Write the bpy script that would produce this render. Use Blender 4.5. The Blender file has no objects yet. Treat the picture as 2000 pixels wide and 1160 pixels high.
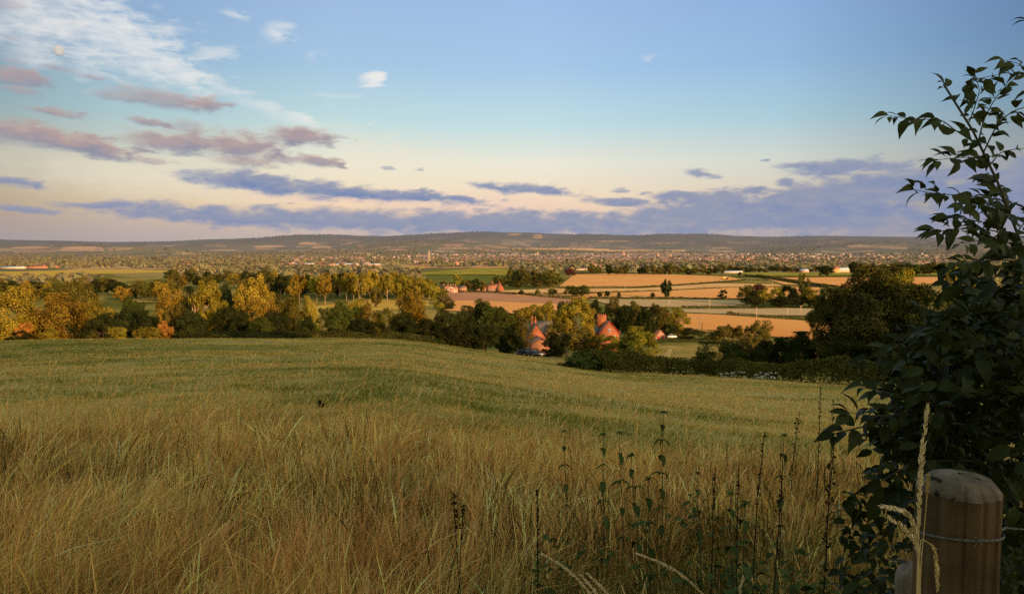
import bpy, math
import numpy as np
from mathutils import Vector, Matrix

sc = bpy.context.scene
COL = sc.collection
RNG = np.random.default_rng(11)
PI = math.pi

# ------------------------------------------------------------------ camera
EYE = np.array([0.0, 0.0, 1.6])
F = 1500.0                                   # focal length in pixels of a 2000 px wide picture
PITCH = math.atan(100 / F)
FW = np.array([0, math.cos(PITCH), -math.sin(PITCH)])
UP = np.array([0, math.sin(PITCH), math.cos(PITCH)])
cam = bpy.data.cameras.new('camera')
cam.lens = 27.0
cam.sensor_width = 36.0
cam.clip_start = 0.05
cam.clip_end = 120000
camo = bpy.data.objects.new('camera', cam)
camo.location = EYE
camo.rotation_euler = (PI / 2 - PITCH, 0, 0)
COL.objects.link(camo)
sc.camera = camo

def ray(px, py):
    d = FW + np.array([1, 0, 0]) * ((px - 1000) / F) + UP * ((580 - py) / F)
    return d

def at(px, py, Y):
    """world point seen in direction (px, py) at depth Y (along +y)"""
    d = ray(px, py)
    return EYE + d * (Y / d[1])

def azel(px, py):
    d = ray(px, py)
    d = d / np.linalg.norm(d)
    return math.degrees(math.atan2(d[0], d[1])), math.degrees(math.asin(d[2]))

# ------------------------------------------------------------------ numeric helpers
def smooth(a, b, x):
    t = np.clip((np.asarray(x, float) - a) / (b - a), 0, 1)
    return t * t * (3 - 2 * t)

def _h(ix, iy, s):
    n = (ix * 374761393 + iy * 668265263 + s * 982451653) & 0x7fffffff
    n = ((n ^ (n >> 13)) * 1274126177) & 0x7fffffff
    return ((n ^ (n >> 16)) & 0xffff) / 65535.0

def vnoise(x, y, s=0):
    x = np.asarray(x, float); y = np.asarray(y, float)
    xi = np.floor(x).astype(np.int64); yi = np.floor(y).astype(np.int64)
    fx = x - xi; fy = y - yi
    fx = fx * fx * (3 - 2 * fx); fy = fy * fy * (3 - 2 * fy)
    a = _h(xi, yi, s); b = _h(xi + 1, yi, s); c = _h(xi, yi + 1, s); d = _h(xi + 1, yi + 1, s)
    return (a * (1 - fx) + b * fx) * (1 - fy) + (c * (1 - fx) + d * fx) * fy

def fbm(x, y, s=0, o=4):
    t = 0; a = 0.5; n = 0
    for k in range(o):
        c, q = math.cos(.6 + k * 1.1), math.sin(.6 + k * 1.1)
        t = t + a * vnoise((x * c - y * q) * 2 ** k, (x * q + y * c) * 2 ** k, s + k * 17); n += a; a *= 0.5
    return t / n

# ------------------------------------------------------------------ terrain height
# columns: picture column -> list of (depth, height) ; heights metres, eye is 1.6
def zz(py, r, az=0.0):
    return 1.6 - r * math.cos(math.radians(az)) * (py - 480) / F
PLAIN = [(450, -42), (600, -42.3), (800, -43), (1000, -44), (1400, -47), (2000, -52), (3000, -58), (4500, -57), (6000, -46)]
COLS = {
    -33.7: [(3, -.3), (150, zz(668, 150, -33.7)), (162, zz(671, 162, -33.7) - .4), (185, -21), (230, -30), (280, -37.5), (350, -41)],
    -18.4: [(3, -.3), (150, zz(666, 150, -18.4)), (162, zz(670, 162, -18.4) - .4), (185, -24), (230, -32), (280, -37.5), (350, -41)],
    -8.0: [(3, -.3), (150, zz(667, 150, -8.0)), (165, -20), (190, -25), (230, -32), (280, -37.5), (350, -41)],
    -2.0: [(3, -.35), (150, zz(688, 150, -2.0)), (175, -23.4), (195, -26.2), (215, -28.6), (250, -34), (290, -38), (350, -41)],
    2.0: [(3, -.35), (140, zz(700, 140, 2.0)), (165, -23.0), (195, -26.4), (220, -29.3), (250, -34), (290, -38), (350, -41)],
    8.0: [(3, -.4), (125, zz(724, 125, 8.0)), (140, -20.9), (200, -29), (250, -34.5), (300, -38.7), (350, -41)],
    17.0: [(3, -.45), (105, zz(740, 105, 17.0)), (120, -19), (150, -22.6), (200, -29), (250, -34.5), (300, -38.7), (350, -41)],
    25.0: [(3, -.45), (95, zz(752, 95, 25.0)), (110, -17.4), (150, -22.6), (200, -29.5), (250, -35), (300, -38.7), (350, -41)],
    33.7: [(3, -.45), (95, zz(755, 95, 33.7)), (110, -17.4), (150, -22.6), (200, -29.5), (250, -35), (300, -38.7), (350, -41)],
}
SKY_PX = [(-700, 470), (0, 468), (100, 470), (210, 473), (330, 472), (400, 468), (500, 465), (560, 460), (640, 458), (700, 461),
          (760, 461), (850, 456), (950, 453), (1050, 456), (1100, 458), (1180, 458), (1250, 460), (1300, 457), (1380, 457),
          (1450, 461), (1520, 463), (1600, 461), (1700, 462), (1800, 463), (1880, 465), (2000, 463), (2700, 466)]
SKY_AZ = np.array([azel(a, b)[0] for a, b in SKY_PX]); SKY_EL = np.array([azel(a, b)[1] for a, b in SKY_PX])
RS = np.concatenate([[0.0], np.geomspace(1.0, 6000, 500)])
AZS = np.arange(-90, 91, 0.5)

def hermite(xs, ys, x):
    xs = np.array(xs, float); ys = np.array(ys, float)
    d = np.diff(ys) / np.diff(xs)
    m = np.concatenate([[d[0]], np.where(d[:-1] * d[1:] > 0, 2 * d[:-1] * d[1:] / (d[:-1] + d[1:] + 1e-12), 0), [d[-1]]])
    i = np.clip(np.searchsorted(xs, x) - 1, 0, len(xs) - 2)
    h = xs[i + 1] - xs[i]; t = np.clip((x - xs[i]) / h, 0, 1)
    return ((2 * t**3 - 3 * t**2 + 1) * ys[i] + (t**3 - 2 * t**2 + t) * h * m[i] + (-2 * t**3 + 3 * t**2) * ys[i + 1] + (t**3 - t**2) * h * m[i + 1])

_ck = sorted(COLS)
_tab = []
for k in _ck:
    p = [(0, 0)] + COLS[k] + PLAIN
    _tab.append(hermite([q[0] for q in p], [q[1] for q in p], RS))
_tab = np.array(_tab)                                            # cols x RS
TAB = np.array([np.interp(AZS, _ck, _tab[:, j]) for j in range(len(RS))]).T
_k = np.exp(-np.linspace(-2, 2, 25) ** 2); _k /= _k.sum()         # soften creases across azimuth
_pad = np.pad(TAB, ((12, 12), (0, 0)), mode='edge')
TAB = sum(_k[i] * _pad[i:i + len(AZS)] for i in range(25))

def crest(x):
    """height of the hill behind the camera, along its crest"""
    return 35.0 + 4.0 * (fbm(x / 23.0 + 5, x * 0 + 2.5, 3, 3) - .5) + 9.0 * np.exp(-((x - 108) / 7.5) ** 2) - 3.5 * np.exp(-((x - 79) / 14.0) ** 2) + 7.0 * np.exp(-((x - 186) / 20.0) ** 2)  # unseen crest; bumps and dip shaped to steer its shadow on the trees

def H(x, y):
    x = np.asarray(x, float); y = np.asarray(y, float)
    x, y = np.broadcast_arrays(x, y)
    r = np.hypot(x, y); az = np.degrees(np.arctan2(x, y))
    a = np.clip((np.clip(az, -90, 90) + 90) / 0.5, 0, len(AZS) - 1.001)
    rr = np.where(r < 1, r, 1 + np.log(np.maximum(r, 1)) / math.log(6000) * 499)
    rr = np.clip(rr, 0, len(RS) - 1.001)
    ai = a.astype(int); ri = rr.astype(int); fa = a - ai; fr = rr - ri
    z = (TAB[ai, ri] * (1 - fa) + TAB[ai + 1, ri] * fa) * (1 - fr) + (TAB[ai, ri + 1] * (1 - fa) + TAB[ai + 1, ri + 1] * fa) * fr
    # far hills up to the skyline
    el = np.interp(az, SKY_AZ, SKY_EL)
    el = el + 0.06 * (fbm(az * 0.9, az * 0 + .3, 9, 4) - .5)
    R1 = 12500.0
    zs = 1.6 + np.tan(np.radians(el)) * R1
    t = smooth(5200, R1, r)
    far = -46 + (zs + 46) * t
    n = fbm(x / 1500.0 + 3.3, y / 2100.0, 21, 4) - .5
    far = far + 290 * n * smooth(4600, 7000, r) * (1 - smooth(9500, R1, r))
    ax, ay = 5300 * math.sin(math.radians(-25.5)), 5300 * math.cos(math.radians(-25.5))
    far = far + 62 * np.exp(-((x - ax) / 300) ** 2 - ((y - ay) / 420) ** 2)
    cap = 1.6 + r * np.tan(np.radians(el)) * (0.9 + .1 * smooth(8000, R1, r)) - 40 * (1 - smooth(9000, R1, r))
    far = np.where(r > 7500, np.minimum(far, cap), far)
    far = np.where(r > R1, zs - (r - R1) * 0.03, far)
    w = smooth(4300, 5600, r)
    z = z * (1 - w) + far * w
    # rising hill behind
    b = smooth(2.0, -62.0, y)
    hb = crest(x)
    near = smooth(-62, -160, y)
    zb = hb + near * 3
    wb = b * (1 - smooth(260, 420, np.abs(x)) * .6)
    z = z * (1 - wb) + zb * wb
    # small lumps of the pasture
    lum = (fbm(x / 6.0, y / 6.0, 31, 3) - .5) * .32 * smooth(1, 14, r) * (1 - smooth(260, 420, r))
    lum = lum + (fbm(x / 60.0, y / 60.0, 35, 2) - .5) * 1.2 * smooth(420, 900, r) * (1 - smooth(5000, 6000, r))
    return z + lum

def ground_many(pix, rmin=3.0):
    """first points of the ground met by the lines of sight"""
    pix = np.asarray(pix, float)
    d = FW[None] + np.array([[1, 0, 0]]) * ((pix[:, :1] - 1000) / F) + UP[None] * ((580 - pix[:, 1:]) / F)
    d = d / np.hypot(d[:, 0], d[:, 1])[:, None]
    t = np.geomspace(rmin, 14000, 500)
    res = []
    for k in range(0, len(pix), 400):
        q = d[k:k + 400]
        f = EYE[2] + q[:, 2:] * t - H(q[:, :1] * t, q[:, 1:2] * t)
        i = np.where((f < 0).any(1), np.argmax(f < 0, 1), len(t) - 1)
        a, b = t[np.maximum(i - 1, 0)], t[i]
        for _ in range(22):
            m = .5 * (a + b)
            neg = EYE[2] + q[:, 2] * m - H(q[:, 0] * m, q[:, 1] * m) < 0
            b = np.where(neg, m, b); a = np.where(neg, a, m)
        res.append(np.stack([q[:, 0] * b, q[:, 1] * b, H(q[:, 0] * b, q[:, 1] * b)], -1))
    return np.concatenate(res)

def ground_at(px, py, rmin=3.0):
    return ground_many([(px, py)], rmin)[0]

# ------------------------------------------------------------------ mesh helpers
def np_mesh(name, verts, faces, mat=None, tint=None, smooth_shade=False, link=True):
    """faces: (n,4) or (n,3) int array, or list of such arrays"""
    me = bpy.data.meshes.new(name)
    verts = np.asarray(verts, np.float32)
    fl = faces if isinstance(faces, list) else [faces]
    fl = [np.asarray(f, np.int32) for f in fl if len(f)]
    loops = np.concatenate([f.ravel() for f in fl])
    sizes = np.concatenate([np.full(len(f), f.shape[1], np.int32) for f in fl])
    starts = np.concatenate([[0], np.cumsum(sizes)[:-1]]).astype(np.int32)
    me.vertices.add(len(verts)); me.vertices.foreach_set('co', verts.ravel())
    me.loops.add(len(loops)); me.loops.foreach_set('vertex_index', loops)
    me.polygons.add(len(sizes)); me.polygons.foreach_set('loop_start', starts)
    me.polygons.foreach_set('loop_total', sizes)
    if smooth_shade:
        me.polygons.foreach_set('use_smooth', np.ones(len(sizes), bool))
    me.update(calc_edges=True)
    if tint is not None:
        tint = np.asarray(tint, np.float32)
        at_ = me.color_attributes.new('tint', 'FLOAT_COLOR', 'POINT')
        c = np.ones((len(verts), 4), np.float32)
        c[:, :tint.shape[1]] = tint
        at_.data.foreach_set('color', c.ravel())
    if mat is not None:
        me.materials.append(mat)
    return me

def obj(name, me, parent=None, loc=None, mat=None):
    o = bpy.data.objects.new(name, me)
    COL.objects.link(o)
    if parent is not None: o.parent = parent
    if loc is not None: o.location = loc
    if mat is not None and me is not None:
        o.material_slots[0].link = 'OBJECT'; o.material_slots[0].material = mat
    return o

def tag(o, label=None, cat=None, group=None, kind=None):
    if label: o['label'] = label
    if cat: o['category'] = cat
    if group: o['group'] = group
    if kind: o['kind'] = kind
    return o

def empty(name, loc, rz=0):
    o = bpy.data.objects.new(name, None)
    o.empty_display_size = .3
    COL.objects.link(o); o.location = loc; o.rotation_euler = (0, 0, rz)
    return o

class MB:
    """collects simple shapes into one mesh"""
    def __init__(s): s.v = []; s.f3 = []; s.f4 = []; s.n = 0
    def add(s, v, f):
        v = np.asarray(v, float)
        for q in f:
            (s.f4 if len(q) == 4 else s.f3).append([i + s.n for i in q])
        s.v.append(v); s.n += len(v)
        return s
    def box(s, x0, x1, y0, y1, z0, z1):
        v = [(x, y, z) for z in (z0, z1) for x, y in ((x0, y0), (x1, y0), (x1, y1), (x0, y1))]
        return s.add(v, [(3, 2, 1, 0), (4, 5, 6, 7), (0, 1, 5, 4), (1, 2, 6, 5), (2, 3, 7, 6), (3, 0, 4, 7)])
    def tube(s, pts, rad, k=6, cap=True):
        pts = np.asarray(pts, float); n = len(pts)
        rad = np.broadcast_to(np.asarray(rad, float), (n,))
        d = np.gradient(pts, axis=0); d /= np.linalg.norm(d, axis=1)[:, None] + 1e-9
        ref = np.array([0, 0, 1.]) if abs(d[0][2]) < .9 else np.array([1., 0, 0])
        vs = []
        for i in range(n):
            a = np.cross(d[i], ref); a /= np.linalg.norm(a) + 1e-9
            b = np.cross(d[i], a)
            for j in range(k):
                t = 2 * PI * j / k
                vs.append(pts[i] + rad[i] * (a * math.cos(t) + b * math.sin(t)))
        fs = [(i * k + j, i * k + (j + 1) % k, (i + 1) * k + (j + 1) % k, (i + 1) * k + j) for i in range(n - 1) for j in range(k)]
        if cap:
            vs.append(pts[0]); vs.append(pts[-1]); c0 = n * k; c1 = c0 + 1
            fs += [(c0, (j + 1) % k, j) for j in range(k)] + [(c1, (n - 1) * k + j, (n - 1) * k + (j + 1) % k) for j in range(k)]
        return s.add(vs, fs)
    def prism(s, poly, y0, y1):
        """polygon in (x, z) extruded along y; fan caps"""
        n = len(poly)
        v = [(x, y0, z) for x, z in poly] + [(x, y1, z) for x, z in poly]
        f = [(i, (i + 1) % n, n + (i + 1) % n, n + i) for i in range(n)]
        cx = sum(p[0] for p in poly) / n; cz = sum(p[1] for p in poly) / n
        v += [(cx, y0, cz), (cx, y1, cz)]
        f += [(2 * n, (i + 1) % n, i) for i in range(n)] + [(2 * n + 1, n + i, n + (i + 1) % n) for i in range(n)]
        return s.add(v, f)
    def mesh(s, name, mat=None, smooth_shade=False):
        fs = []
        if s.f4: fs.append(np.array(s.f4))
        if s.f3: fs.append(np.array(s.f3))
        return np_mesh(name, np.concatenate(s.v), fs, mat, smooth_shade=smooth_shade)
    def build(s, name, mat, parent=None, smooth_shade=False, loc=None):
        return obj(name, s.mesh(name, mat, smooth_shade), parent, loc)

# ------------------------------------------------------------------ materials
def new_mat(name):
    m = bpy.data.materials.new(name); m.use_nodes = True
    nt = m.node_tree
    for n in list(nt.nodes): nt.nodes.remove(n)
    out = nt.nodes.new('ShaderNodeOutputMaterial')
    return m, nt, out

def N(nt, t, **kw):
    n = nt.nodes.new('ShaderNode' + t)
    for k, v in kw.items(): setattr(n, k, v)
    return n

def ramp(nt, stops, fac=None, interp='LINEAR'):
    r = N(nt, 'ValToRGB'); r.color_ramp.interpolation = interp
    e = r.color_ramp.elements
    while len(e) < len(stops): e.new(1)
    for q, (p, c) in zip(e, stops):
        q.position = p; q.color = (*c, 1)
    if fac is not None: nt.links.new(fac, r.inputs[0])
    return r

def mixc(nt, fac, a, b, mode='MIX'):
    m = N(nt, 'Mix', data_type='RGBA', blend_type=mode)
    for s, v in ((0, fac), (6, a), (7, b)):
        if hasattr(v, 'default_value') or hasattr(v, 'is_linked'): nt.links.new(v, m.inputs[s])
        elif s == 0: m.inputs[0].default_value = v
        else: m.inputs[s].default_value = (*v, 1)
    return m.outputs[2]

def math_(nt, op, a, b=None, c=None, clamp=False):
    m = N(nt, 'Math', operation=op); m.use_clamp = clamp
    for i, v in enumerate((a, b, c)):
        if v is None: continue
        if isinstance(v, (int, float)): m.inputs[i].default_value = v
        else: nt.links.new(v, m.inputs[i])
    return m.outputs[0]

def simple(name, col, rough=.8, spec=.2, noise=0.0, nscale=6.0, metal=0.0, bump=0.0, c2=None):
    m, nt, out = new_mat(name)
    b = N(nt, 'BsdfPrincipled')
    b.inputs['Roughness'].default_value = rough
    b.inputs['Specular IOR Level'].default_value = spec
    b.inputs['Metallic'].default_value = metal
    if noise or c2:
        tc = N(nt, 'TexCoord')
        nz = N(nt, 'TexNoise'); nz.inputs['Scale'].default_value = nscale; nz.inputs['Detail'].default_value = 4
        nt.links.new(tc.outputs['Object'], nz.inputs['Vector'])
        ca = tuple(min(1, q * (1 - noise)) for q in col); cb = c2 or tuple(min(1, q * (1 + noise)) for q in col)
        r = ramp(nt, [(.3, ca), (.7, cb)], nz.outputs[0])
        nt.links.new(r.outputs[0], b.inputs['Base Color'])
        if bump:
            bp = N(nt, 'Bump'); bp.inputs['Strength'].default_value = bump; bp.inputs['Distance'].default_value = .02
            nt.links.new(nz.outputs[0], bp.inputs['Height']); nt.links.new(bp.outputs[0], b.inputs['Normal'])
    else:
        b.inputs['Base Color'].default_value = (*col, 1)
    nt.links.new(b.outputs[0], out.inputs[0])
    return m

def leaf_mat(name, col, var=.25, hue=.03, gloss=False, trans=0.0):
    """foliage: base colour x per-vertex tint x per-object variation"""
    m, nt, out = new_mat(name)
    a = N(nt, 'Attribute', attribute_name='tint')
    oi = N(nt, 'ObjectInfo')
    hs = N(nt, 'HueSaturation')
    hs.inputs['Color'].default_value = (*col, 1)
    mr = N(nt, 'MapRange'); mr.inputs[3].default_value = .5 - hue; mr.inputs[4].default_value = .5 + hue
    nt.links.new(oi.outputs['Random'], mr.inputs[0]); nt.links.new(mr.outputs[0], hs.inputs['Hue'])
    f = math_(nt, 'FRACT', math_(nt, 'MULTIPLY', oi.outputs['Random'], 7.31))
    mv = N(nt, 'MapRange'); mv.inputs[3].default_value = 1 - var; mv.inputs[4].default_value = 1 + var
    nt.links.new(f, mv.inputs[0]); nt.links.new(mv.outputs[0], hs.inputs['Value'])
    c = mixc(nt, 1.0, hs.outputs[0], a.outputs['Color'], 'MULTIPLY')
    if gloss:
        b = N(nt, 'BsdfPrincipled'); b.inputs['Roughness'].default_value = .5; b.inputs['Specular IOR Level'].default_value = .12
        nt.links.new(c, b.inputs['Base Color'])
        sh = b.outputs[0]
    else:
        b = N(nt, 'BsdfDiffuse'); nt.links.new(c, b.inputs[0]); sh = b.outputs[0]
    if trans:
        t = N(nt, 'BsdfTranslucent'); nt.links.new(c, t.inputs[0])
        mx = N(nt, 'MixShader'); mx.inputs[0].default_value = trans
        nt.links.new(sh, mx.inputs[1]); nt.links.new(t.outputs[0], mx.inputs[2]); sh = mx.outputs[0]
    nt.links.new(sh, out.inputs[0])
    return m

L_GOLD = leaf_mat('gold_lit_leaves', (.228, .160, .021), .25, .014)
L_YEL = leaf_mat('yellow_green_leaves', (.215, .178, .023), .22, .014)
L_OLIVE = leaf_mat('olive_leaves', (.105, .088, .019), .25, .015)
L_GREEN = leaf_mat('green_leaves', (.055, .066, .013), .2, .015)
L_DARK = leaf_mat('dark_shaded_leaves', (.030, .036, .011), .25, .02)  # darker species; also puts the shade on trees into the leaf colour
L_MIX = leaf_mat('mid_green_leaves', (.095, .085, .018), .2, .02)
L_BIG = leaf_mat('shaded_leaves', (.062, .056, .014), .2, .015)  # shade of the big right tree put into the leaf colour
L_LUSH = leaf_mat('lush_shrub_leaves', (.085, .115, .024), .15, .01)
L_COPPER = leaf_mat('copper_leaves', (.10, .035, .025), .1, .01)
L_ORANGE = leaf_mat('orange_autumn_leaves', (.40, .185, .035), .1, .01)
AIR = (.165, .155, .168)                       # evening haze light, mixed as a glow into far surfaces
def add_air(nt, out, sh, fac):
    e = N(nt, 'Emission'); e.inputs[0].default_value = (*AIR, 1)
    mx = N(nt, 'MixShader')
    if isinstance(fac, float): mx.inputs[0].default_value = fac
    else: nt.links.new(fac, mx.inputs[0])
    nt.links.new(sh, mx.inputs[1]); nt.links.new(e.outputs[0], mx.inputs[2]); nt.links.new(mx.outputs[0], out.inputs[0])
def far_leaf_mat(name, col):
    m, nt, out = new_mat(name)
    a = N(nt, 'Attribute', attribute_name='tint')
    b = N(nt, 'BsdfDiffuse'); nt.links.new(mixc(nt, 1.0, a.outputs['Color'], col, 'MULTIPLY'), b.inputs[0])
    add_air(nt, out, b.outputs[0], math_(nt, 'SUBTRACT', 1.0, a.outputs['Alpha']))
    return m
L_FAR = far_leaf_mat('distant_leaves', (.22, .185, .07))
L_HEDGE = leaf_mat('hedge_leaves', (.05, .055, .016), .2, .02)
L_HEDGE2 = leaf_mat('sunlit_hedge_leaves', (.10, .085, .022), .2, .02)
L_GRASS = leaf_mat('grass_blades', (1, 1, 1), 0, 0, trans=.15)
L_SHRUB = leaf_mat('shrub_leaves', (.060, .072, .014), .05, .01, gloss=True, trans=.15)
L_NETTLE = leaf_mat('nettle_leaves', (.055, .075, .022), .1, .01)
BARK = simple('bark', (.12, .085, .05), .9, .1, .35, 8)
BARKP = simple('pale_bark', (.34, .24, .14), .9, .1, .3, 8)
BARKD = simple('dark_bark', (.045, .032, .022), .9, .1, .35, 8)
DEADW = simple('dead_wood', (.55, .33, .24), .9, .1, .2, 8)
# ================================================================== GROUND
def ground_material():
    m, nt, out = new_mat('ground_surface')
    L = nt.links.new
    g = N(nt, 'NewGeometry')
    sx = N(nt, 'SeparateXYZ'); L(g.outputs['Position'], sx.inputs[0])
    ln = N(nt, 'VectorMath', operation='LENGTH'); L(g.outputs['Position'], ln.inputs[0])
    r = ln.outputs['Value']
    def noise(scale, detail=4, stretch=(1, 1, 1), rough=.5):
        mp = N(nt, 'Mapping'); mp.inputs['Scale'].default_value = stretch
        L(g.outputs['Position'], mp.inputs['Vector'])
        n = N(nt, 'TexNoise'); n.inputs['Scale'].default_value = scale; n.inputs['Detail'].default_value = detail
        n.inputs['Roughness'].default_value = rough
        L(mp.outputs[0], n.inputs['Vector'])
        return n.outputs[0]
    # near pasture: green and dry straw patches
    n1 = noise(.045, 5, (1, .7, 0)); n2 = noise(.6, 5, (1, 1, 0)); n3 = noise(4.0, 3, (1, 1, 0))
    s = math_(nt, 'ADD', math_(nt, 'MULTIPLY', n1, .62), math_(nt, 'ADD', math_(nt, 'MULTIPLY', n2, .33), math_(nt, 'MULTIPLY', n3, .12)))
    # greener away from the camera towards the left
    gx = N(nt, 'MapRange'); L(sx.outputs[0], gx.inputs[0]); gx.inputs[1].default_value = -40; gx.inputs[2].default_value = 40
    gx.inputs[3].default_value = -.03; gx.inputs[4].default_value = .03
    gy = N(nt, 'MapRange'); L(sx.outputs[1], gy.inputs[0]); gy.inputs[1].default_value = 40; gy.inputs[2].default_value = 130
    gy.inputs[3].default_value = .03; gy.inputs[4].default_value = -.06
    s = math_(nt, 'ADD', s, math_(nt, 'ADD', gx.outputs[0], gy.outputs[0]))
    near = ramp(nt, [(.38, (.12, .125, .024)), (.47, (.27, .22, .05)), (.55, (.48, .35, .10)), (.66, (.62, .43, .15))], s)
    # middle pasture
    n4 = noise(.012, 5, (1, .6, 0)); n5 = noise(.12, 4, (1, .6, 0))
    s2 = math_(nt, 'ADD', math_(nt, 'MULTIPLY', n4, .7), math_(nt, 'MULTIPLY', n5, .3))
    mid = ramp(nt, [(.38, (.10, .115, .025)), (.5, (.24, .20, .05)), (.62, (.42, .30, .09))], s2)
    # far patchwork of fields
    mp = N(nt, 'Mapping'); mp.inputs['Scale'].default_value = (1 / 190.0, 1 / 300.0, 0); mp.inputs['Rotation'].default_value = (0, 0, .3)
    L(g.outputs['Position'], mp.inputs['Vector'])
    v = N(nt, 'TexVoronoi'); v.inputs['Scale'].default_value = 1.0; L(mp.outputs[0], v.inputs['Vector'])
    sv = N(nt, 'SeparateXYZ'); L(v.outputs['Color'], sv.inputs[0])
    patch = ramp(nt, [(0, (.10, .10, .035)), (.28, (.17, .155, .05)), (.45, (.62, .34, .15)), (.58, (.13, .14, .04)), (.68, (.55, .40, .19)),
                      (.78, (.17, .15, .055)), (.88, (.66, .32, .15))], sv.outputs[0], 'CONSTANT')
    n6 = noise(.004, 6, (1, .7, 0), .6)
    wood = ramp(nt, [(.53, (0, 0, 0)), (.56, (1, 1, 1))], n6)
    n7 = noise(.03, 3, (1, .7, 0))
    woodc = ramp(nt, [(.35, (.10, .095, .045)), (.65, (.21, .175, .075))], n7)
    far = mixc(nt, wood.outputs[0], patch.outputs[0], woodc.outputs[0])
    # hill country: mostly woods and rough pasture on the slopes
    hillm = N(nt, 'MapRange'); L(r, hillm.inputs[0]); hillm.inputs[1].default_value = 7800; hillm.inputs[2].default_value = 9200
    n8 = noise(.0016, 5, (1, .8, 0), .6)
    hf = ramp(nt, [(.56, (1, 1, 1)), (.60, (0, 0, 0))], n8)
    far = mixc(nt, math_(nt, 'MULTIPLY', hillm.outputs[0], hf.outputs[0]), far, woodc.outputs[0])
    # haze of the far air, mixed into the ground colour
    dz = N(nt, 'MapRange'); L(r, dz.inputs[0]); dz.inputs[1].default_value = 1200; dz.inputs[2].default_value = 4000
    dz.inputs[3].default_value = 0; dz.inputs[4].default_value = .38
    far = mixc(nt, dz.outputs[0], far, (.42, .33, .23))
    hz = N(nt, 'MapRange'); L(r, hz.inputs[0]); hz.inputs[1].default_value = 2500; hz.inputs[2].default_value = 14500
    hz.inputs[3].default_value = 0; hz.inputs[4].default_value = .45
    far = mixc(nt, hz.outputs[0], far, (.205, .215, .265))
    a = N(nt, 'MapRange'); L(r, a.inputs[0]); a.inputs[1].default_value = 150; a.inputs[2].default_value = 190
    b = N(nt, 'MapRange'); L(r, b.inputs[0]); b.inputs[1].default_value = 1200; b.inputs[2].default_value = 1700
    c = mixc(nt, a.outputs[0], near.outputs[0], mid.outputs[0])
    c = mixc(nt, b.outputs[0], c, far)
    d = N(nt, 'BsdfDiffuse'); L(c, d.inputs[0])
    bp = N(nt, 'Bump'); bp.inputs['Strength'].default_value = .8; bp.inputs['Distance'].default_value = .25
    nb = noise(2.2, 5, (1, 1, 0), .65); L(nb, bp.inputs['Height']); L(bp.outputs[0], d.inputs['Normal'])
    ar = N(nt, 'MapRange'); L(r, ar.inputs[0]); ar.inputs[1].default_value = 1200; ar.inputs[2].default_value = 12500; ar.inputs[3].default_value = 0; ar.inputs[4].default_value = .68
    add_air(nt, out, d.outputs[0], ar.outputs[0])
    return m

def build_ground():
    az = np.concatenate([np.arange(-180, -46, 3.0), np.arange(-45, 45.01, .3), np.arange(48, 180, 3.0)])
    r = np.concatenate([np.geomspace(.4, 12500, 440), np.geomspace(12900, 60000, 12)])
    A, R = np.meshgrid(np.radians(az), r, indexing='ij')
    X = np.sin(A) * R; Y = np.cos(A) * R; Z = H(X, Y)
    na, nr = len(az), len(r)
    v = np.stack([X, Y, Z], -1).reshape(-1, 3)
    v = np.vstack([v, [[0, 0, float(H(0, 0))]]])
    i = np.arange(na)[:, None]; j = np.arange(nr - 1)[None]
    i2 = (i + 1) % na
    q = np.stack([i * nr + j, i2 * nr + j, i2 * nr + j + 1, i * nr + j + 1], -1).reshape(-1, 4)[:, ::-1]
    k = np.arange(na)
    t = np.stack([np.full(na, na * nr), ((k + 1) % na) * nr, k * nr], -1)[:, ::-1]
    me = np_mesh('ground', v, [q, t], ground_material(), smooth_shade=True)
    # the normals should look up
    if me.polygons[0].normal.z < 0: me.flip_normals()
    o = obj('ground', me)
    tag(o, kind='structure')
build_ground()

# ------------------------------------------------------------------ fields
def field_mat(name, c1, c2, stripe=0.0, ang=0.0, period=4.0, nscale=.02, air=0.0):
    m, nt, out = new_mat(name)
    L = nt.links.new
    g = N(nt, 'NewGeometry')
    mp = N(nt, 'Mapping'); mp.inputs['Scale'].default_value = (1, .5, 0)
    L(g.outputs['Position'], mp.inputs['Vector'])
    n = N(nt, 'TexNoise'); n.inputs['Scale'].default_value = nscale; n.inputs['Detail'].default_value = 6; n.inputs['Roughness'].default_value = .6
    L(mp.outputs[0], n.inputs['Vector'])
    c = ramp(nt, [(.32, c1), (.68, c2)], n.outputs[0]).outputs[0]
    if stripe:
        m2 = N(nt, 'Mapping'); m2.inputs['Rotation'].default_value = (0, 0, ang); m2.inputs['Scale'].default_value = (1 / period, 1 / period, 0)
        L(g.outputs['Position'], m2.inputs['Vector'])
        w = N(nt, 'TexWave'); w.inputs['Scale'].default_value = .33; w.inputs['Distortion'].default_value = 1.5; w.inputs['Detail'].default_value = 2
        w.inputs['Detail Scale'].default_value = .15
        L(m2.outputs[0], w.inputs['Vector'])
        c = mixc(nt, math_(nt, 'MULTIPLY', w.outputs['Fac'], stripe), c, tuple(q * .45 for q in c1))
    d = N(nt, 'BsdfDiffuse'); L(c, d.inputs[0]); L(d.outputs[0], out.inputs[0])
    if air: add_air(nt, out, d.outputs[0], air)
    return m

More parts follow.
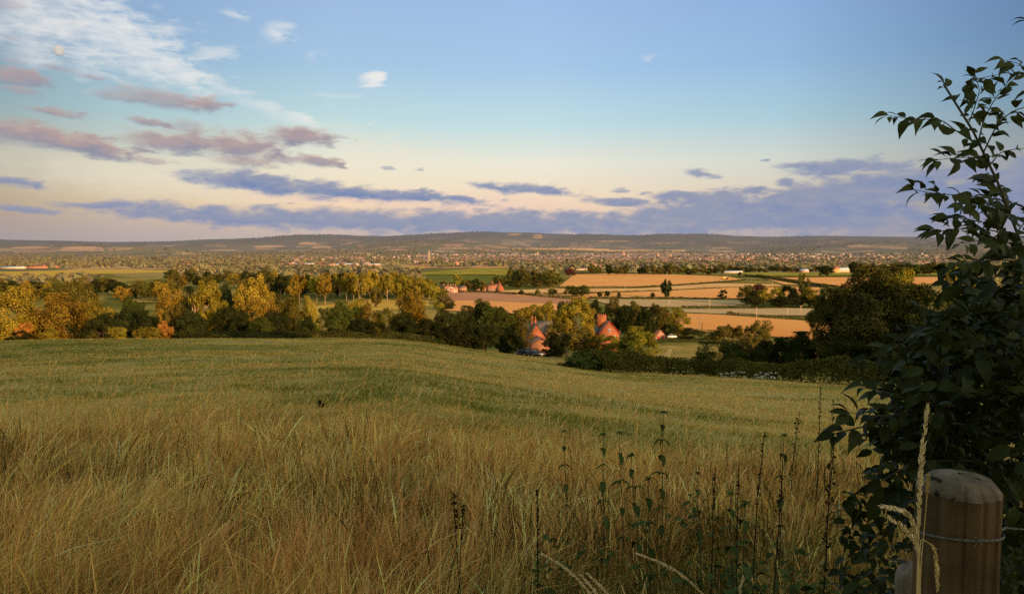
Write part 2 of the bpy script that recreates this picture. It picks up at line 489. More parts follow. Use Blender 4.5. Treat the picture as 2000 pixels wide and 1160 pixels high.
HILLF = field_mat('hazy_hill_field', (.62, .36, .20), (.78, .50, .28), 0, 0, 1, .004, .42)
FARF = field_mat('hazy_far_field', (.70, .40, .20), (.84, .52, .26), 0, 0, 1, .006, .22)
STUB = field_mat('stubble', (.86, .37, .115), (.95, .47, .165), .2, .35, 7)
STUB2 = field_mat('pale_stubble', (.78, .42, .165), (.88, .52, .22), .15, 1.2, 7)
STUBB = field_mat('striped_stubble', (.90, .37, .105), (.98, .47, .15), .5, 1.85, 5)
PLOUGH = field_mat('mauve_plough', (.50, .24, .13), (.66, .33, .18), .4, 1.1, 9)
TAN = field_mat('tan_grass', (.52, .35, .17), (.62, .43, .21), .12, 1.3, 8)
GREENF = field_mat('green_crop', (.26, .24, .04), (.55, .42, .08), .35, 1.5, 26)
DKGREEN = field_mat('dark_green_grass', (.12, .14, .03), (.20, .19, .045))
GOLDF = field_mat('golden_grass', (.56, .36, .075), (.70, .45, .10), .1, 1.4, 12)
MEADOW = field_mat('dull_meadow', (.25, .19, .05), (.46, .32, .09), 0, 0, 1, .08)
TRACK = field_mat('bare_track', (.42, .30, .11), (.52, .38, .15), 0, 0, 1, .4)
TARMAC = field_mat('tarmac', (.10, .09, .08), (.17, .15, .13), 0, 0, 1, .4)

def patch(name, top, bot, mat, off=.5, n=26, m=9, kind='structure'):
    def res(pl, n):
        pl = np.array(pl, float)
        d = np.concatenate([[0], np.cumsum(np.hypot(*np.diff(pl, axis=0).T))])
        t = np.linspace(0, d[-1], n)
        return np.stack([np.interp(t, d, pl[:, 0]), np.interp(t, d, pl[:, 1])], -1)
    T, B = res(top, n), res(bot, n)
    rows = [T + (B - T) * j / (m - 1) for j in range(m)]
    v = ground_many(np.concatenate(rows), 60) + np.array([0, 0, off])
    f = [(j * n + i, j * n + i + 1, (j + 1) * n + i + 1, (j + 1) * n + i) for j in range(m - 1) for i in range(n - 1)]
    me = np_mesh(name, v, np.array(f), mat, smooth_shade=True)
    if sum(p.normal.z for p in me.polygons) < 0: me.flip_normals()
    o = obj(name, me); tag(o, kind=kind)
    return o

patch('field', [(1122, 536), (1200, 534), (1300, 536), (1424, 541), (1452, 547)], [(1090, 562), (1200, 562), (1300, 558), (1400, 552), (1456, 548)], STUB)
patch('field', [(985, 568), (1090, 565), (1250, 564), (1400, 554), (1520, 556)], [(976, 573), (1100, 574), (1250, 570), (1400, 563), (1530, 561)], STUB2, .55)
patch('field', [(1000, 575), (1120, 576), (1300, 569), (1440, 562), (1600, 562)], [(1010, 579), (1140, 583), (1300, 583), (1450, 584), (1600, 586)], STUB, .55)
patch('field', [(1150, 585), (1300, 586), (1450, 587)], [(1200, 599), (1330, 601), (1470, 600)], TAN)
patch('field', [(1330, 605), (1450, 604), (1560, 603), (1640, 606)], [(1340, 611), (1450, 616), (1560, 617), (1640, 621)], TAN, .45)
patch('field', [(1300, 612), (1400, 615), (1480, 621), (1600, 629), (1680, 632)], [(1300, 640), (1400, 652), (1500, 658), (1600, 664), (1680, 668)], STUBB, .35)
patch('field', [(868, 573), (960, 571), (1010, 575), (1085, 583), (1130, 588)], [(858, 588), (940, 588), (1020, 592), (1090, 595), (1130, 594)], PLOUGH, .45)
patch('field', [(858, 588), (940, 588), (1020, 592), (1090, 595)], [(860, 606), (940, 612), (1020, 614), (1090, 610)], STUB, .42)
patch('field', [(600, 592), (700, 586), (790, 581), (862, 581)], [(590, 655), (700, 655), (800, 650), (862, 640)], MEADOW, .3)
patch('field', [(617, 600), (700, 589), (785, 583), (838, 585)], [(612, 618), (690, 612), (770, 606), (838, 598)], GOLDF, .55)
patch('field', [(815, 533), (880, 528), (930, 524), (1030, 523)], [(832, 538), (880, 538), (930, 538), (1010, 537)], GREENF)
patch('field', [(832, 538), (880, 538), (930, 538), (1010, 537)], [(840, 553), (880, 556), (930, 556), (1010, 553)], DKGREEN, .48)
patch('field', [(-60, 532), (60, 530), (180, 527), (335, 528)], [(-60, 549), (60, 545), (180, 536), (335, 533)], GOLDF)
patch('field', [(-20, 572), (50, 572), (110, 572)], [(-20, 583), (50, 582), (110, 581)], DKGREEN)
patch('field', [(240, 573), (300, 571), (420, 570)], [(240, 592), (300, 592), (420, 588)], MEADOW, .55)
patch('field', [(1440, 533), (1600, 533), (1880, 533)], [(1470, 541), (1600, 541), (1880, 540)], GREENF)
patch('field', [(1490, 543), (1640, 542), (1780, 542), (1900, 541)], [(1530, 556), (1640, 560), (1780, 556), (1900, 552)], STUB)
patch('field', [(560, 520), (640, 519), (830, 521)], [(560, 526), (640, 526), (830, 525)], GOLDF, .8)
patch('field', [(1285, 676), (1360, 674), (1440, 676), (1600, 684)], [(1240, 716), (1340, 722), (1440, 728), (1600, 735)], MEADOW, .06)
patch('track', [(1306, 682), (1313, 682)], [(1296, 694), (1310, 694)], TRACK, .12, 6, 8)
patch('track', [(1296, 694.2), (1310, 694.2)], [(1268, 716), (1292, 717)], TRACK, .12, 6, 8)
patch('lane', [(1462, 537), (1470, 537)], [(1586, 561), (1610, 561)], TARMAC, .7, 5, 24)
for pts in (([(1150, 490), (1250, 488), (1340, 489)], [(1150, 493), (1250, 495), (1340, 495)]),
            ([(1000, 486), (1100, 485), (1190, 487)], [(1000, 489), (1100, 489), (1190, 490)])):
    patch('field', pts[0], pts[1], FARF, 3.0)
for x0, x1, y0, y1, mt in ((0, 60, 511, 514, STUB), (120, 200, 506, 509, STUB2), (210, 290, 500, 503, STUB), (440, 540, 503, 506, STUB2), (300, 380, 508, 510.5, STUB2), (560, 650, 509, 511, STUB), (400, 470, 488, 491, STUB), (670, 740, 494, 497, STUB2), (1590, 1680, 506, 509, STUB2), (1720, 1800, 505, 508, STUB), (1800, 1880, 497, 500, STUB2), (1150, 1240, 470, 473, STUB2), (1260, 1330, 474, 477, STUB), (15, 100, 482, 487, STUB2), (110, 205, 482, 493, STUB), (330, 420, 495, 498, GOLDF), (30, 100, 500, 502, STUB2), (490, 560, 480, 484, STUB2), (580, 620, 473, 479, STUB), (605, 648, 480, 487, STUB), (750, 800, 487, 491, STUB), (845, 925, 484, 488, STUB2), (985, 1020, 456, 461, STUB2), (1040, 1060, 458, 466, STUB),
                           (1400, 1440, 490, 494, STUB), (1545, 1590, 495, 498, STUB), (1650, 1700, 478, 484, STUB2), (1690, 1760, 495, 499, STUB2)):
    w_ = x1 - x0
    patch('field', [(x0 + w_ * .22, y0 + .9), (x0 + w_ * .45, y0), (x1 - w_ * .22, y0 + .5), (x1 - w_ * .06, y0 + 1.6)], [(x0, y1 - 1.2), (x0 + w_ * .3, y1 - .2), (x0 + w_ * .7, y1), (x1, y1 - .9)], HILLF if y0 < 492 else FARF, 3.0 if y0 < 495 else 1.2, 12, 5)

# ------------------------------------------------------------------ leaf cloud helpers
def cards(p, n, size, asp=.6, rng=RNG, hang=None):
    """rhombus leaves at points p, facing n"""
    k = len(p)
    ref = rng.normal(size=(k, 3))
    if hang is not None: ref = ref * .35 + np.array([0, 0, -1.0]) * hang
    t = ref - n * np.sum(ref * n, 1)[:, None]
    t /= np.linalg.norm(t, axis=1)[:, None] + 1e-9
    b = np.cross(n, t)
    s = (size * rng.uniform(.65, 1.35, k))[:, None]
    v = np.stack([p - t * s, p + b * s * asp, p + t * s, p - b * s * asp], 1).reshape(-1, 3)
    f = np.arange(4 * k).reshape(-1, 4)
    return v, f

def unit(v): return v / (np.linalg.norm(v, axis=-1, keepdims=True) + 1e-9)

def hedge(pix, h, w, mat, label, rmin=60, leaf=.22, dens=26, group=None, name='hedge', step=None, lump=.35, cat='hedge'):
    P = np.array([ground_at(a, b, rmin) for a, b in pix])
    return hedge3(P, h, w, mat, label, leaf, dens, group, name, lump, cat)

def hedge3(P, h, w, mat, label, leaf=.22, dens=26, group=None, name='hedge', lump=.35, cat='hedge'):
    seg = np.linalg.norm(np.diff(P[:, :2], axis=0), axis=1); D = np.concatenate([[0], np.cumsum(seg)])
    n = int(min(60000, max(60, D[-1] * dens)))
    s = RNG.uniform(0, D[-1], n)
    x = np.interp(s, D, P[:, 0]); y = np.interp(s, D, P[:, 1])
    dx = np.interp(s, D, np.gradient(P[:, 0], D)); dy = np.interp(s, D, np.gradient(P[:, 1], D))
    t = unit(np.stack([dx, dy], -1)); nrm = np.stack([-t[:, 1], t[:, 0]], -1)
    seed = int(D[-1] * 10) % 97
    hh = h * (1 - lump + 2 * lump * fbm(s / (2.2 * h + .5), s * 0 + seed, seed, 3))
    ww = w * .5 * (.7 + .6 * fbm(s / (1.5 * h + .5), s * 0 + seed + 5, seed, 2))
    a = RNG.uniform(0, PI, n); rad = RNG.uniform(.75, 1.05, n)
    ox = np.cos(a) * ww * rad * (1.1 - .2 * np.sin(a)); oz = np.sin(a) ** .7 * hh * rad
    px = x + nrm[:, 0] * ox; py = y + nrm[:, 1] * ox
    pz = H(px, py) + oz
    N3 = unit(np.stack([nrm[:, 0] * np.cos(a), nrm[:, 1] * np.cos(a), np.sin(a)], -1) + .7 * RNG.normal(size=(n, 3)))
    p = np.stack([px, py, pz], -1)
    v, f = cards(p, N3, leaf)
    ti = (.55 + .9 * fbm(s / (1.2 * h + .3), oz / h * 2, seed + 3, 3))[:, None] * RNG.uniform(.75, 1.25, (n, 1)) * np.array([[1, 1, 1.]])
    c = np.array([np.interp(D[-1] / 2, D, P[:, 0]), np.interp(D[-1] / 2, D, P[:, 1]), 0]); c[2] = float(H(c[0], c[1]))
    me = np_mesh(name, v - c, f, mat, np.repeat(ti, 4, 0))
    o = obj(name, me, None, c)
    tag(o, label, cat, group)
    return o

hedge([(1160, 724), (1240, 727), (1300, 730), (1400, 735), (1500, 741), (1600, 747), (1700, 753), (1800, 756)], 1.9, 2.4, L_MIX, 'low weedy dark green hedge along the near right edge of the big pasture', 40, .12, 330, lump=.3)
hedge3(np.array([(p[0], p[1], float(H(p[0], p[1]))) for p in (at(a, 668, 148 * math.cos(math.radians(azel(a, 668)[0]))) for a in (350, 450, 560, 650, 760, 850))]), 1.7, 2.4, L_HEDGE, 'low dark hedge along the far pasture edge left of the dark tree clump', .14, 240, lump=.45)
hedge([(1150, 584), (1300, 584), (1440, 587), (1600, 590)], 2.0, 3.0, L_HEDGE, 'dark hedge running behind the lone field oak, below the middle stubble field', leaf=.4, dens=22)
hedge([(1010, 575), (1100, 575), (1300, 569), (1420, 563), (1530, 561)], 1.6, 2.4, L_HEDGE2, 'thin brown hedge between the two middle stubble strips', leaf=.4, dens=14)
hedge([(1090, 563), (1250, 563), (1330, 558), (1456, 548), (1500, 549)], 2.0, 3.0, L_HEDGE, 'thin dark hedge along the lower edge of the large orange field', leaf=.45, dens=14)
hedge([(1330, 602), (1400, 603), (1470, 602), (1490, 604)], 2.2, 3.4, L_HEDGE, 'dark hedge between the mauve field and the tan strip right of the houses', leaf=.35, dens=26)
hedge([(1420, 615), (1470, 619), (1540, 624), (1640, 631)], 2.0, 3.0, L_HEDGE2, 'brown hedge along the top of the bright striped stubble field', leaf=.3, dens=30)
hedge([(860, 573), (900, 571), (960, 573), (1020, 577), (1060, 581), (1130, 582)], 2.2, 3.0, L_HEDGE, 'dark hedge curving above the mauve ploughed field', leaf=.4, dens=20)
hedge([(1440, 541.5), (1560, 541.5), (1700, 541), (1880, 540.5)], 2.2, 3.4, L_HEDGE, 'long thin hedge far right between the green strip and the orange field', leaf=.5, dens=14)
hedge([(1456, 539), (1500, 545), (1550, 553), (1612, 562)], 2.6, 5, L_HEDGE, 'dark roadside hedge beside the sloping lane', leaf=.5, dens=22)
hedge([(1478, 538), (1530, 546), (1580, 554), (1640, 562)], 2.0, 4, L_HEDGE2, 'lighter roadside hedge on the right side of the sloping lane', leaf=.5, dens=18)
hedge([(835, 538.5), (900, 538.5), (968, 538)], 1.6, 2.4, L_HEDGE, 'thin hedge dividing the green fields behind the copse', leaf=.5, dens=14)
hedge([(1285, 669), (1340, 668), (1400, 669), (1480, 674)], 1.6, 2.5, L_HEDGE, 'dark hedge in front of the white car beside the red-doored shed', leaf=.16, dens=110)
hedge([(1120, 536), (1180, 534.5), (1300, 536)], 2.4, 4, L_HEDGE, 'hedge along the far top edge of the large orange field', leaf=.6, dens=14)
hedge([(-40, 590), (60, 588), (140, 586)], 3.0, 5, L_HEDGE, 'thick dark hedge in the left valley below the golden field', leaf=.45, dens=24)
hedge([(300, 590), (420, 588), (520, 585)], 2.4, 4, L_HEDGE, 'dark hedge behind the left tree belt', leaf=.45, dens=22)
# ================================================================== TREES
KINDS = {
    #        crown z0, z1, clumps, clump r, leaf hang, flat, trunk top
    'round': dict(z0=.10, z1=1.0, nc=42, rc=.125, p=1.0),
    'oval': dict(z0=.16, z1=1.0, nc=36, rc=.125, p=1.0),
    'tall': dict(z0=.30, z1=1.0, nc=32, rc=.11, p=1.0),
    'willow': dict(z0=.04, z1=1.0, nc=34, rc=.14, p=1.0, hang=2.0),
    'ragged': dict(z0=.12, z1=1.0, nc=26, rc=.12, p=1.15),
    'cone': dict(z0=.05, z1=1.0, nc=34, rc=.13, p=1.0, cone=True),
    'bush': dict(z0=-.12, z1=1.0, nc=30, rc=.16, p=1.0),
    'pine': dict(z0=.45, z1=1.0, nc=15, rc=.12, p=1.2),
}
def make_crown(kind, seed, n, s):
    k = KINDS[kind]; rng = np.random.default_rng(seed)
    nc = k['nc']; zc = (k['z0'] + k['z1']) / 2; rz = (k['z1'] - k['z0']) / 2
    d = unit(rng.normal(size=(nc, 3)))
    rad = rng.uniform(.35, 1.0, nc) ** .45 * .80 * k['p']
    # lopsided envelope
    lob = 1 + .22 * np.sin(np.arctan2(d[:, 1], d[:, 0]) * rng.integers(2, 4) + rng.uniform(0, 6)) * rng.uniform(.5, 1)
    c = d * (rad * lob)[:, None] * np.array([.5, .5, rz]) + np.array([0, 0, zc])
    if k.get('cone'):
        t = np.clip((c[:, 2] - k['z0']) / (2 * rz), 0, 1)
        c[:, :2] *= (1.25 - 1.05 * t)[:, None]
    rc = k['rc'] * rng.uniform(.65, 1.3, nc)
    # each clump carries two smaller satellites, for an uneven outline
    sat = c[:, None, :] + unit(rng.normal(size=(nc, 3, 3)) + .6 * (unit(c - [0, 0, zc]))[:, None, :]) * (rc * .95)[:, None, None]
    C = np.concatenate([c, sat.reshape(-1, 3)]); R = np.concatenate([rc, np.repeat(rc, 3) * rng.uniform(.35, .62, 3 * nc)])
    shade = np.concatenate([rng.uniform(.4, 1.35, nc), np.repeat(rng.uniform(.75, 1.2, nc), 3) * rng.uniform(.9, 1.15, 3 * nc)])
    wt = R ** 2; wt /= wt.sum()
    ci = rng.choice(len(C), n, p=wt)
    dd = unit(rng.normal(size=(n, 3)))
    out = unit(C[ci] - np.array([0, 0, zc]))
    dd = unit(dd + .35 * out + np.array([0, 0, .15]))
    p = C[ci] + dd * (R[ci] * rng.uniform(.6, 1.06, n))[:, None] * np.array([1, 1, .85])
    top = 1.0
    p[:, 2] = np.clip(p[:, 2], -.1, 1.02)
    nn = unit(dd + .25 * out + .5 * rng.normal(size=(n, 3)))
    v, f = cards(p, nn, s, .62, rng, k.get('hang'))
    if k.get('hang'):
        v = v.reshape(-1, 4, 3)
        v[:, 0, 2] -= s * 1.6; v = v.reshape(-1, 3)
    tint = (shade[ci] * rng.uniform(.72, 1.28, n))[:, None] * np.ones((1, 3))
    tint[:, 0] *= rng.uniform(.88, 1.12, n); tint[:, 2] *= rng.uniform(.7, 1.3, n)
    lo, hi = v[:, :2].min(), v[:, :2].max()
    sc_ = 1.0 / (np.percentile(v[:, 0], 99.3) - np.percentile(v[:, 0], .7))
    v[:, :2] *= sc_
    zt = np.percentile(v[:, 2], 99.7)
    v[:, 2] = v[:, 2] / zt
    c2 = C[:nc].copy(); c2[:, :2] *= sc_; c2[:, 2] /= zt
    me = np_mesh('crown', v, f, L_GREEN, np.repeat(tint, 4, 0))
    return me, c2

def make_trunk(kind, seed, cl, thick=.035):
    rng = np.random.default_rng(seed)
    mb = MB(); k = KINDS[kind]
    top = .62 if kind != 'bush' else .35
    zs = np.linspace(-.05, top, 6)
    pts = np.stack([rng.normal(0, .012, 6) * zs * 2, rng.normal(0, .012, 6) * zs * 2, zs], -1)
    rad = thick * np.array([1.5, 1.0, .85, .7, .5, .25])
    mb.tube(pts, rad, 7)
    idx = rng.permutation(len(cl))[:10]
    for i in idx:
        e = cl[i]
        z0 = min(max(.18, e[2] - .28), top - .05)
        a = np.array([np.interp(z0, zs, pts[:, 0]), np.interp(z0, zs, pts[:, 1]), z0])
        mid = (a + e) / 2 + np.array([0, 0, -.03]) + rng.normal(0, .012, 3)
        mb.tube(np.array([a, mid, e]), [thick * .5, thick * .3, thick * .1], 5, False)
    return mb.mesh('trunk', BARK, True)

PROTO = {}
def proto(kind, var, lod):
    key = (kind, var, lod)
    if key not in PROTO:
        n, s = {'big': (46000, .0100), 'mid': (17000, .0145), 'low': (3000, .034), 'tiny': (700, .07)}[lod]
        if kind == 'bush': n = int(n * .8); s *= 1.15
        if kind == 'pine': n = int(n * .6)
        me, cl = make_crown(kind, hash_((kind, var)), n, s)
        PROTO[key] = (me, make_trunk(kind, hash_((kind, var)) + 1, cl, .028 if kind in ('tall', 'pine') else .035))
    return PROTO[key]
def hash_(t):
    return sum((i + 3) * ord(c) for i, c in enumerate(str(t))) % 99991

TREE_N = 0
def put_tree(x, y, h, w, kind, mat, label=None, cat='tree', name='broadleaf_tree', group=None, lod='mid', var=None, bark=None, rz=None, depth=None, z=None):
    global TREE_N
    TREE_N += 1
    var = TREE_N % 3 if var is None else var
    cm, tm = proto(kind, var, lod)
    z = float(H(x, y)) if z is None else z
    t = empty(name, (x, y, z), RNG.uniform(0, 6.28) if rz is None else rz)
    c = obj('crown', cm, t, None, mat); c.scale = (w, depth or w, h)
    if kind != 'bush':
        k = obj('trunk', tm, t, None, bark or BARK); k.scale = (max(w * .8, h * .5), max(w * .8, h * .5), h)
    else:
        c.name = 'foliage'
    tag(t, label, cat, group)
    return t

def tree(px, Y, top, wpx, kind, mat, label, **kw):
    p = at(px, top, Y)
    z = float(H(p[0], p[1]))
    return put_tree(p[0], p[1], p[2] - z, wpx * Y / F, kind, mat, label, **kw)

def tree_b(px, base, top, wpx, kind, mat, label, **kw):
    """tree whose foot is seen at row base"""
    g = ground_at(px, base, 60)
    return tree(px, g[1], top, wpx, kind, mat, label, **kw)

# --- left edge and left belt, just below the pasture
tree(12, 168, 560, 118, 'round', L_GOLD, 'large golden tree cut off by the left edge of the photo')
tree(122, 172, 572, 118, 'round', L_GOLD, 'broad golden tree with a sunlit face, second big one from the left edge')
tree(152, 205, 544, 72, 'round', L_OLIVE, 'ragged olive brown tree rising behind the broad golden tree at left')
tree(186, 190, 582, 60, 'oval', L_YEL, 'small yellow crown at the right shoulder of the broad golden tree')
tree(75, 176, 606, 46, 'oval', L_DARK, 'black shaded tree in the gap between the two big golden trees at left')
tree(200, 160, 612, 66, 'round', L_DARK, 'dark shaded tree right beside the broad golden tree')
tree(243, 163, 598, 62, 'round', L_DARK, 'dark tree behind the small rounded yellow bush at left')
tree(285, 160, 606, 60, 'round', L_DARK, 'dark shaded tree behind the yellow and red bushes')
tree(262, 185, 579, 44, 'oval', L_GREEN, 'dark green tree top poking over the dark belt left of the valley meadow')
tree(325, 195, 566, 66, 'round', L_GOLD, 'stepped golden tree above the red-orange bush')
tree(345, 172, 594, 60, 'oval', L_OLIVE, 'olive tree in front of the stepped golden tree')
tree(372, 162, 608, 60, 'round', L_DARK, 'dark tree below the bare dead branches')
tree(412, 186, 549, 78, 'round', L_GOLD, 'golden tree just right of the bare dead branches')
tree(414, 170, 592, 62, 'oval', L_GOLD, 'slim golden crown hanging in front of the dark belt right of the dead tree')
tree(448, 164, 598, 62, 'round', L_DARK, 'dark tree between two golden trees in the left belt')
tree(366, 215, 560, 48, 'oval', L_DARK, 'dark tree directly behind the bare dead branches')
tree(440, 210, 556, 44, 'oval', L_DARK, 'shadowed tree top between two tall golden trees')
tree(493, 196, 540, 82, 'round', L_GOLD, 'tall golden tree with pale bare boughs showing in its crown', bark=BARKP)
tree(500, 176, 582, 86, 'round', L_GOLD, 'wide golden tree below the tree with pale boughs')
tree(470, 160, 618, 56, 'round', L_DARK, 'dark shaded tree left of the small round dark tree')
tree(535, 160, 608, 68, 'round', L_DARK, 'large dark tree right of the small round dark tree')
tree(545, 200, 574, 48, 'oval', L_OLIVE, 'olive tree at the foot of the tall dark end of the copse')
tree(572, 182, 580, 62, 'willow', L_YEL, 'bright yellow drooping tree at the left end of the gap in the belt')
tree(606, 200, 578, 34, 'oval', L_YEL, 'narrow yellow tree at the right end of the left belt')
tree(588, 170, 600, 46, 'willow', L_YEL, 'lower bright yellow tree above the small dark tree with a clear trunk')
tree(512, 154, 620, 46, 'round', L_GREEN, 'small round dark green tree on the pasture edge')
tree(597, 154, 622, 32, 'oval', L_DARK, 'small dark tree with a clear trunk at the pasture gap')
tree(372, 154, 634, 28, 'bush', L_GREEN, 'greyish green bush in front of the dark belt', cat='bush', name='bush')
# --- centre left pair and cone
tree(660, 160, 590, 74, 'round', L_GREEN, 'dark green round tree on the pasture edge right of the gap')
tree(690, 172, 584, 56, 'oval', L_YEL, 'lit yellow green tree behind the dark round one')
tree(722, 168, 592, 50, 'willow', L_GOLD, 'gold weeping tree with hanging foliage')
tree(752, 166, 602, 40, 'willow', L_YEL, 'lower yellow weeping tree at the right of the gold weeping tree')
tree(708, 160, 622, 48, 'round', L_DARK, 'dark bushy tree below the gold weeping tree')
tree(806, 172, 574, 62, 'cone', L_GOLD, 'tapering tree, gold on the right and dark on the left')
tree(790, 163, 610, 60, 'round', L_DARK, 'dark low tree at the left foot of the tapering tree')
tree(835, 163, 622, 50, 'round', L_DARK, 'dark low tree at the right foot of the tapering tree')
# --- central dark clump
for i, (a, b, c, d, mm, lb) in enumerate((
        (872, 178, 602, 62, L_DARK, 'dark tree at the left end of the big dark clump beside the houses'),
        (908, 182, 597, 60, L_DARK, 'dark tree second from the left in the big dark clump'),
        (948, 184, 587, 78, L_GREEN, 'tallest dark green tree of the big dark clump'),
        (985, 186, 600, 60, L_GREEN, 'dark tree right of the tallest one in the big dark clump'),
        (1014, 198, 606, 48, L_MIX, 'green tree with a lit right side next to the twin chimneys'),
        (890, 172, 632, 70, L_DARK, 'low dark tree at the front left of the big dark clump'),
        (945, 174, 634, 74, L_DARK, 'low dark tree at the front middle of the big dark clump'),
        (993, 178, 640, 58, L_DARK, 'low dark tree at the front right of the big dark clump, by the parked cars'))):
    tree(a, b, c, d, 'round', mm, lb)
# --- around the houses
tree(1030, 315, 594, 50, 'oval', L_GOLD, 'golden tree behind the twin chimneys')
tree(1066, 320, 589, 52, 'round', L_GOLD, 'golden tree behind the slate roofed house')
tree(1098, 300, 590, 40, 'oval', L_DARK, 'dark tree top left of the tall golden tree between the houses')
tree(1125, 268, 581, 78, 'round', L_GOLD, 'tall golden tree standing between the two brick houses')
tree(1108, 212, 632, 94, 'ragged', L_OLIVE, 'olive tree with bare boughs in front of the slate roofed house', bark=BARKP)
tree(1146, 216, 634, 44, 'round', L_GOLD, 'golden tree in front of the left corner of the orange gable')
tree(1092, 204, 652, 46, 'bush', L_DARK, 'dark shrub right of the garage gable', cat='bush', name='bush')
tree(1188, 212, 655, 51, 'tall', L_YEL, 'slender yellow green tree in front of the orange brick gable')
tree(1249, 196, 638, 80, 'round', L_YEL, 'large rounded tree right of the orange gable, dark on its left side')
tree(1228, 190, 668, 52, 'bush', L_GREEN, 'dark green bush in front of the large rounded tree', cat='bush', name='bush')
for a, b, c, d, kd, mm, lb in (
        (1160, 345, 586, 40, 'round', L_DARK, 'dark tree behind the right shoulder of the tall golden tree'),
        (1196, 350, 582, 44, 'round', L_MIX, 'dark tree with a lit top behind the row of chimney pots'),
        (1222, 340, 596, 40, 'round', L_DARK, 'dark tree right of the row of chimney pots'),
        (1240, 360, 588, 42, 'round', L_OLIVE, 'olive topped tree in the wood behind the orange gable'),
        (1262, 342, 600, 42, 'round', L_DARK, 'dark shaded tree in the wood left of the red-doored shed'),
        (1284, 356, 594, 42, 'round', L_OLIVE, 'olive topped tree in the wood above the red-doored shed'),
        (1296, 372, 600, 34, 'willow', L_GOLD, 'orange gold drooping tree directly behind the red-doored shed'),
        (1326, 365, 601, 46, 'round', L_YEL, 'yellow tree right of the red-doored shed'),
        (1306, 355, 632, 40, 'round', L_DARK, 'dark low tree right behind the white car'),
        (1348, 352, 640, 36, 'bush', L_DARK, 'dark bush at the right of the white car'),
        (1385, 348, 645, 44, 'bush', L_GREEN, 'dark green bush left of the pair of olive orchard trees')):
    tree(a, b, c, d, kd, mm, lb)
# --- shrubs on the near edge of the pasture
for a, base, c, d, mm, lb in (
        (1066, 697, 681, 34, L_DARK, 'dark low bush added to hide the foot of the garage gable behind the cars'),  # added bush; covers the wall foot in place of fence and shadow
        (1128, 716, 685, 42, L_LUSH, 'dark green shrub at the left end of the pasture shrubs below the houses'),
        (1165, 722, 681, 58, L_LUSH, 'biggest rounded green shrub on the pasture below the orange gable'),
        (1140, 722, 694, 50, L_LUSH, 'lower green shrub in front of the biggest rounded one'),
        (1108, 717, 706, 34, L_DARK, 'small low dark shrub at the pasture edge below the cars'),
        (1210, 722, 708, 46, L_LUSH, 'low spreading green shrub beside the biggest rounded one'),
        (1244, 724, 698, 54, L_LUSH, 'rounded green shrub at the left end of the near hedge'),
        (866, 596, 570, 26, L_OLIVE, 'rounded olive bush at the left end of the mauve ploughed field'),
        (872, 604, 584, 30, L_DARK, 'dark bush mound at the lower left corner of the mauve ploughed field'),
        (858, 606, 590, 24, L_YEL, 'yellow bush at the right foot of the copse, by the mauve field'),
        (850, 683, 662, 36, L_GREEN, 'low green mound of brambles left of the big dark clump'),
        (36, 672, 646, 50, L_DARK, 'low dark bush at the left edge of the pasture'),
        (46, 669, 630, 30, L_ORANGE, 'orange red bush at the far left edge of the pasture'),
        (98, 667, 640, 32, L_YEL, 'small yellow bush below the broad golden tree'),
        (180, 668, 648, 24, L_MIX, 'small rounded green bush left of the yellow ones'),
        (230, 669, 638, 34, L_YEL, 'rounded yellow bush on the pasture edge'),
        (208, 669, 655, 24, L_GREEN, 'tiny dark bush left of the rounded yellow bush'),
        (268, 668, 643, 14, L_YEL, 'thin yellow sapling between two yellow bushes'),
        (297, 669, 638, 42, L_YEL, 'wide yellow bush joined to the red-orange one'),
        (320, 668, 627, 30, L_ORANGE, 'red-orange autumn bush on the pasture edge'),
        (412, 668, 650, 34, L_YEL, 'low straggly yellow bush right of the red-orange one'),
        (436, 668, 652, 22, L_YEL, 'small yellow green bush at the right of the straggly yellow one'),
        (460, 668, 652, 30, L_GREEN, 'low green bush at the left of the small round dark tree'),
        (585, 667, 652, 34, L_DARK, 'low dark bush under the small dark tree with a clear trunk')):
    if a < 900 and base > 660:                                     # on the rounded brow of the pasture: set by depth
        tree(a, 147.0 * math.cos(math.radians(azel(a, 668)[0])), c, d, 'bush', mm, lb, cat='bush', name='bush')
    else:
        tree_b(a, base, c, d, 'bush', mm, lb, cat='bush', name='bush')
# --- right side: orchard trees, dark bushes, the big ash
tree(1430, 190, 636, 87, 'ragged', L_OLIVE, 'left one of two olive orchard trees before the striped stubble')
tree(1475, 194, 626, 68, 'round', L_OLIVE, 'right one of two olive orchard trees before the striped stubble')
tree(1400, 122, 668, 82, 'bush', L_GREEN, 'big dark rounded bush behind the near hedge, left of the big tree', cat='bush', name='bush', lod='big')
tree(1440, 128, 668, 76, 'ragged', L_OLIVE, 'thin twiggy olive shrub leaning over the dark rounded bush', cat='bush', name='shrub')
tree(1500, 120, 668, 84, 'bush', L_DARK, 'dark bush behind the near hedge, between the rounded bush and the big tree', cat='bush', name='bush', lod='big')
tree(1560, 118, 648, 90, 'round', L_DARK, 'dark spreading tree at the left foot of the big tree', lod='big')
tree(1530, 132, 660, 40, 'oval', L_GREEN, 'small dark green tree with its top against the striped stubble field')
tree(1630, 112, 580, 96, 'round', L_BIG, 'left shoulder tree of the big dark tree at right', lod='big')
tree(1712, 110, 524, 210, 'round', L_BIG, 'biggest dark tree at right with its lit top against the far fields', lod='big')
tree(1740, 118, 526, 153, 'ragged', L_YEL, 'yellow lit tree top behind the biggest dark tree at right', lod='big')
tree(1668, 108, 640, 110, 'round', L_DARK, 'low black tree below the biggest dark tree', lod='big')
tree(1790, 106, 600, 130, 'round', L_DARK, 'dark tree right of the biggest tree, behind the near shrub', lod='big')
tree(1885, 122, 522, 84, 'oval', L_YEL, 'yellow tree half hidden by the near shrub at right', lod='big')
tree(1905, 108, 575, 150, 'round', L_DARK, 'dark tree behind the near shrub, below the yellow one', lod='big')
